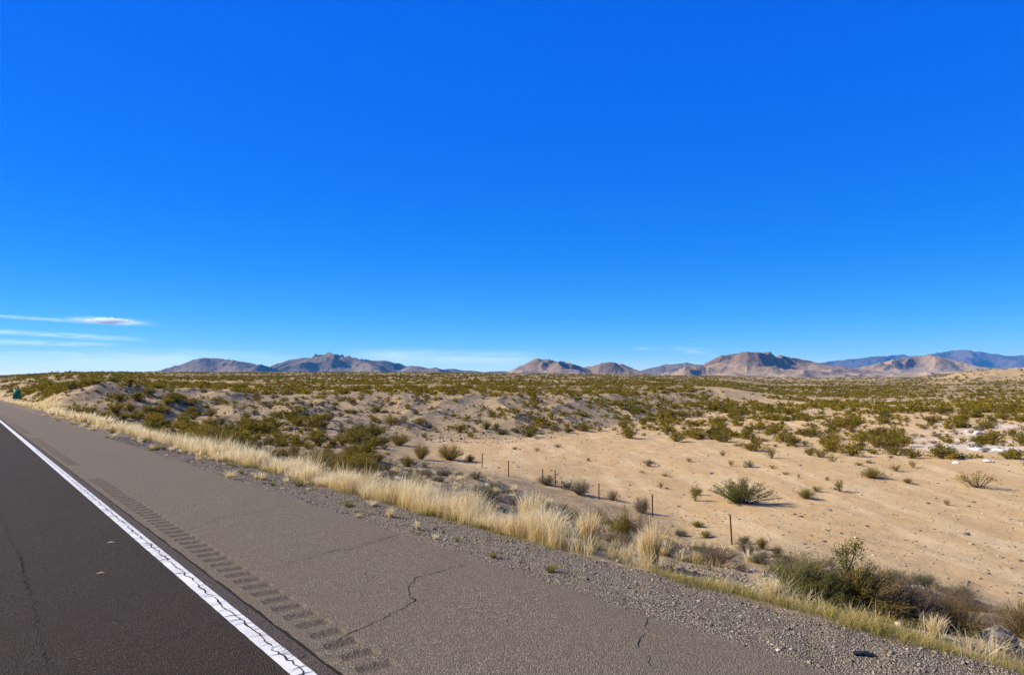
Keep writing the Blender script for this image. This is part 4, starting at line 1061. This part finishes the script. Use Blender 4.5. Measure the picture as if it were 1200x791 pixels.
mountain([(930, 446), (970, 440), (1020, 437.5), (1080, 436), (1140, 434), (1200, 431.5), (1280, 430), (1330, 444)], 4200, 380, TAN, 686, 'low pale foothills at the right of the skyline', .7, 200)
mountain([(930, 440), (960, 425.5), (985, 422), (1000, 421), (1020, 418), (1040, 417.5), (1060, 415.5), (1075, 418), (1095, 413.5), (1110, 412), (1120, 411), (1130, 409.5), (1145, 411.5), (1160, 414), (1180, 417), (1200, 416), (1230, 418), (1290, 432)], 14500, 1500, BLUE, 691, 'farthest range fading to blue at the right', .5, 900, ybase=442)

# ------------------------------------------------------------------ cloud, haze
def cloud():
    import bmesh
    D = 32000; sc = D / 800.0
    bm = bmesh.new(); bmesh.ops.create_icosphere(bm, subdivisions=6, radius=1); v = np.array([q.co[:] for q in bm.verts]); fc = np.array([[w.index for w in f.verts] for f in bm.faces]); bm.free()
    u0, m0 = ray(127, 376)
    n = fbm(v[:, 0] * 7, v[:, 1] * 1.3 + v[:, 2] * 1.5 + 4, 4, 7)
    taper = np.clip(1 - np.abs(v[:, 0]) ** 2.2, .05, 1)
    x = v[:, 0] * 29 + 1.0 * pnoise(v[:, 0] * 9, v[:, 2] * 5, 8)
    z = v[:, 2] * (2.6 + 2.2 * n) * (.35 + .65 * taper) + .6 * pnoise(v[:, 0] * 5, v[:, 0] * 0, 9)
    y = v[:, 1] * (9 + 5 * n)
    V = np.stack([u0 * D + x * sc, D + y * sc, CAM_H + m0 * D + z * sc], 1)
    m = bpy.data.materials.new('cloud vapour'); m.use_nodes = True; t = m.node_tree; t.nodes.clear()
    out = t.nodes.new('ShaderNodeOutputMaterial'); pv = t.nodes.new('ShaderNodeVolumePrincipled')
    pv.inputs['Color'].default_value = (.93, .97, 1, 1); pv.inputs['Density'].default_value = .010; pv.inputs['Anisotropy'].default_value = 0
    t.links.new(pv.outputs[0], out.inputs['Volume'])
    me = mesh('cloud', V, tris=fc, smooth_shade=True, mat=m)
    tag(obj('cloud', me), 'small bright white puff of cloud low over the road', 'cloud')
cloud()
def haze(density, colour):
    x0, x1, y0, y1, z0, z1 = -17500, 17500, -17500, 17500, -60, 1000
    zs = min(float(np.min(np.array([v.co.z for v in bpy.data.objects['ground'].data.vertices]))), 0)
    me = boxmesh('haze', x0, x1, y0, y1, zs - 1.0, z1, None)
    m = bpy.data.materials.new('haze'); m.use_nodes = True; t = m.node_tree; t.nodes.clear()
    out = t.nodes.new('ShaderNodeOutputMaterial'); pv = t.nodes.new('ShaderNodeVolumePrincipled')
    pv.inputs['Color'].default_value = (*colour, 1); pv.inputs['Density'].default_value = density; pv.inputs['Anisotropy'].default_value = .1
    t.links.new(pv.outputs[0], out.inputs['Volume']); me.materials.append(m)
    tag(obj('haze', me), 'thin blue haze over the far mountains', 'haze', kind='stuff')
HAZE = 3.0e-5
if HAZE: haze(HAZE, (.07, .42, .95))

# ------------------------------------------------------------------ light, sky, camera
SUN_AZ, SUN_EL = R(-84), R(33)
SKY_GAIN = 3.4
w = bpy.data.worlds.new('World'); scene.world = w; w.use_nodes = True
t = w.node_tree; t.nodes.clear(); T = NT(t)
out = T.n('ShaderNodeOutputWorld'); bg = T.n('ShaderNodeBackground')
sky = T.n('ShaderNodeTexSky', sky_type='NISHITA'); sky.sun_disc = False
sky.sun_elevation = SUN_EL; sky.sun_rotation = SUN_AZ % (2 * math.pi); sky.altitude = 1200; sky.air_density = 1.0; sky.dust_density = .15; sky.ozone_density = 3.0
hs = T.n('ShaderNodeHueSaturation'); T.l(sky.outputs[0], hs.inputs['Color']); hs.inputs['Saturation'].default_value = 1.42; hs.inputs['Value'].default_value = 1.0
# the deep blue of the photograph's sky: square the colour, keep its brightness
sb = T.n('ShaderNodeSeparateColor'); T.l(hs.outputs[0], sb.inputs[0])
rr, gg, bb = sb.outputs[0], sb.outputs[1], sb.outputs[2]
bo = T.math('MULTIPLY', T.math('POWER', bb, .22), SKY_GAIN)
cc = T.n('ShaderNodeCombineColor')
T.l(T.math('MULTIPLY', bo, T.math('POWER', T.math('DIVIDE', rr, bb), 2.0)), cc.inputs[0])
T.l(T.math('MULTIPLY', bo, T.math('MULTIPLY', T.math('POWER', T.math('DIVIDE', gg, bb), 1.5), .83)), cc.inputs[1]); T.l(bo, cc.inputs[2])
deep = cc.outputs[0]
# towards and away from the sun a paler, brighter sky is added as fill
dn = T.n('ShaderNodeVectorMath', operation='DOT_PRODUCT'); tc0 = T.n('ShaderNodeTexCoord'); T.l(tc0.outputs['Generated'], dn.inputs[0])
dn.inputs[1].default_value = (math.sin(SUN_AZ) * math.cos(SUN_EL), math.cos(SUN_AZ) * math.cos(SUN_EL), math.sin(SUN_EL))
fill_mask = T.rng(T.math('ABSOLUTE', dn.outputs['Value']), .80, .97)
warm_fill = T.n('ShaderNodeHueSaturation'); T.l(sky.outputs[0], warm_fill.inputs['Color']); warm_fill.inputs['Saturation'].default_value = .45; warm_fill.inputs['Value'].default_value = 2.6
deep = T.mix(fill_mask, deep, warm_fill.outputs[0])
tc = T.n('ShaderNodeTexCoord'); sp = T.n('ShaderNodeSeparateXYZ'); T.l(tc.outputs['Generated'], sp.inputs[0])
yy = T.math('MAXIMUM', sp.outputs[1], .02)
U = T.math('DIVIDE', sp.outputs[0], yy); E = T.math('DIVIDE', sp.outputs[2], yy)
cmb = T.n('ShaderNodeCombineXYZ'); T.l(U, cmb.inputs[0]); T.l(T.math('MULTIPLY', E, 9.0), cmb.inputs[1])
fine = T.noise(cmb.outputs[0], 22, 6, .62, .4); broad = T.noise(cmb.outputs[0], 5, 5, .6, .3)
total = None
def wisp(p0, p1, half, strength, nz, lo, hi, fade=.05):
    """cirrus lying between two directions of the sky"""
    global total
    (u0, e0), (u1, e1) = ray(*p0), ray(*p1)
    k = (e1 - e0) / (u1 - u0)
    line = T.math('ADD', T.math('MULTIPLY', T.math('SUBTRACT', U, u0), k), e0)
    wob = T.math('MULTIPLY', T.math('SUBTRACT', broad, .5), half * 1.4)
    d = T.math('ABSOLUTE', T.math('SUBTRACT', T.math('SUBTRACT', E, line), wob))
    m = T.rng(d, 0, half, 1, 0)
    m = T.math('MULTIPLY', m, T.math('MULTIPLY', T.rng(U, u0 - fade, u0 + fade), T.rng(U, u1 - fade, u1 + fade, 1, 0)))
    m = T.math('MULTIPLY', T.math('MULTIPLY', m, T.rng(nz, lo, hi, .15, 1)), strength)
    total = m if total is None else T.math('MAXIMUM', total, m)
wisp((-60, 367), (98, 377), .0038, .34, fine, .3, .6, .03)
wisp((-60, 385), (150, 397), .0058, .38, fine, .3, .6, .06)
wisp((-60, 399), (125, 404), .0062, .36, fine, .3, .6, .05)
wisp((80, 374), (170, 378), .007, .5, fine, .35, .6, .03)
wisp((-80, 421), (260, 424), .024, .42, broad, .25, .6, .10)
wisp((200, 412), (330, 420), .012, .28, broad, .3, .6, .06)
wisp((430, 418), (625, 421), .016, .40, broad, .3, .6, .05)
wisp((795, 410), (835, 414), .008, .3, fine, .4, .62, .02)
wisp((745, 408), (775, 410), .004, .22, fine, .4, .62, .01)
CLOUD_LUM = 7.5
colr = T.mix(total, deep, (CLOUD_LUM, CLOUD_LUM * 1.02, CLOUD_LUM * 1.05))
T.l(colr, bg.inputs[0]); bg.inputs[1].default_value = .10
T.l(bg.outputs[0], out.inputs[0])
sd = bpy.data.lights.new('sun', 'SUN'); sd.energy = 4.7; sd.angle = R(.53); sd.color = (1, .91, .73)
so = bpy.data.objects.new('sun', sd); col.objects.link(so)
from mathutils import Vector
so.rotation_euler = Vector((-math.sin(SUN_AZ) * math.cos(SUN_EL), -math.cos(SUN_AZ) * math.cos(SUN_EL), -math.sin(SUN_EL))).to_track_quat('-Z', 'Y').to_euler()
cd = bpy.data.cameras.new('camera'); cd.sensor_width = 36; cd.lens = 24; cd.clip_start = .05; cd.clip_end = 200000
co = bpy.data.objects.new('camera', cd); col.objects.link(co); co.location = (0, 0, CAM_H); co.rotation_euler = (math.pi / 2 + PITCH, 0, 0)
scene.camera = co
vs = scene.view_settings; vs.view_transform = 'Standard'; vs.look = 'None'; vs.exposure = 0.93; vs.gamma = 1; vs.use_curve_mapping = False
scene.cycles.max_bounces = 8; scene.cycles.transparent_max_bounces = 40; scene.cycles.volume_bounces = 6
scene.cycles.use_denoising = True; scene.cycles.denoiser = 'OPENIMAGEDENOISE'; scene.cycles.denoising_input_passes = 'RGB_ALBEDO_NORMAL'; scene.cycles.denoising_prefilter = 'ACCURATE'
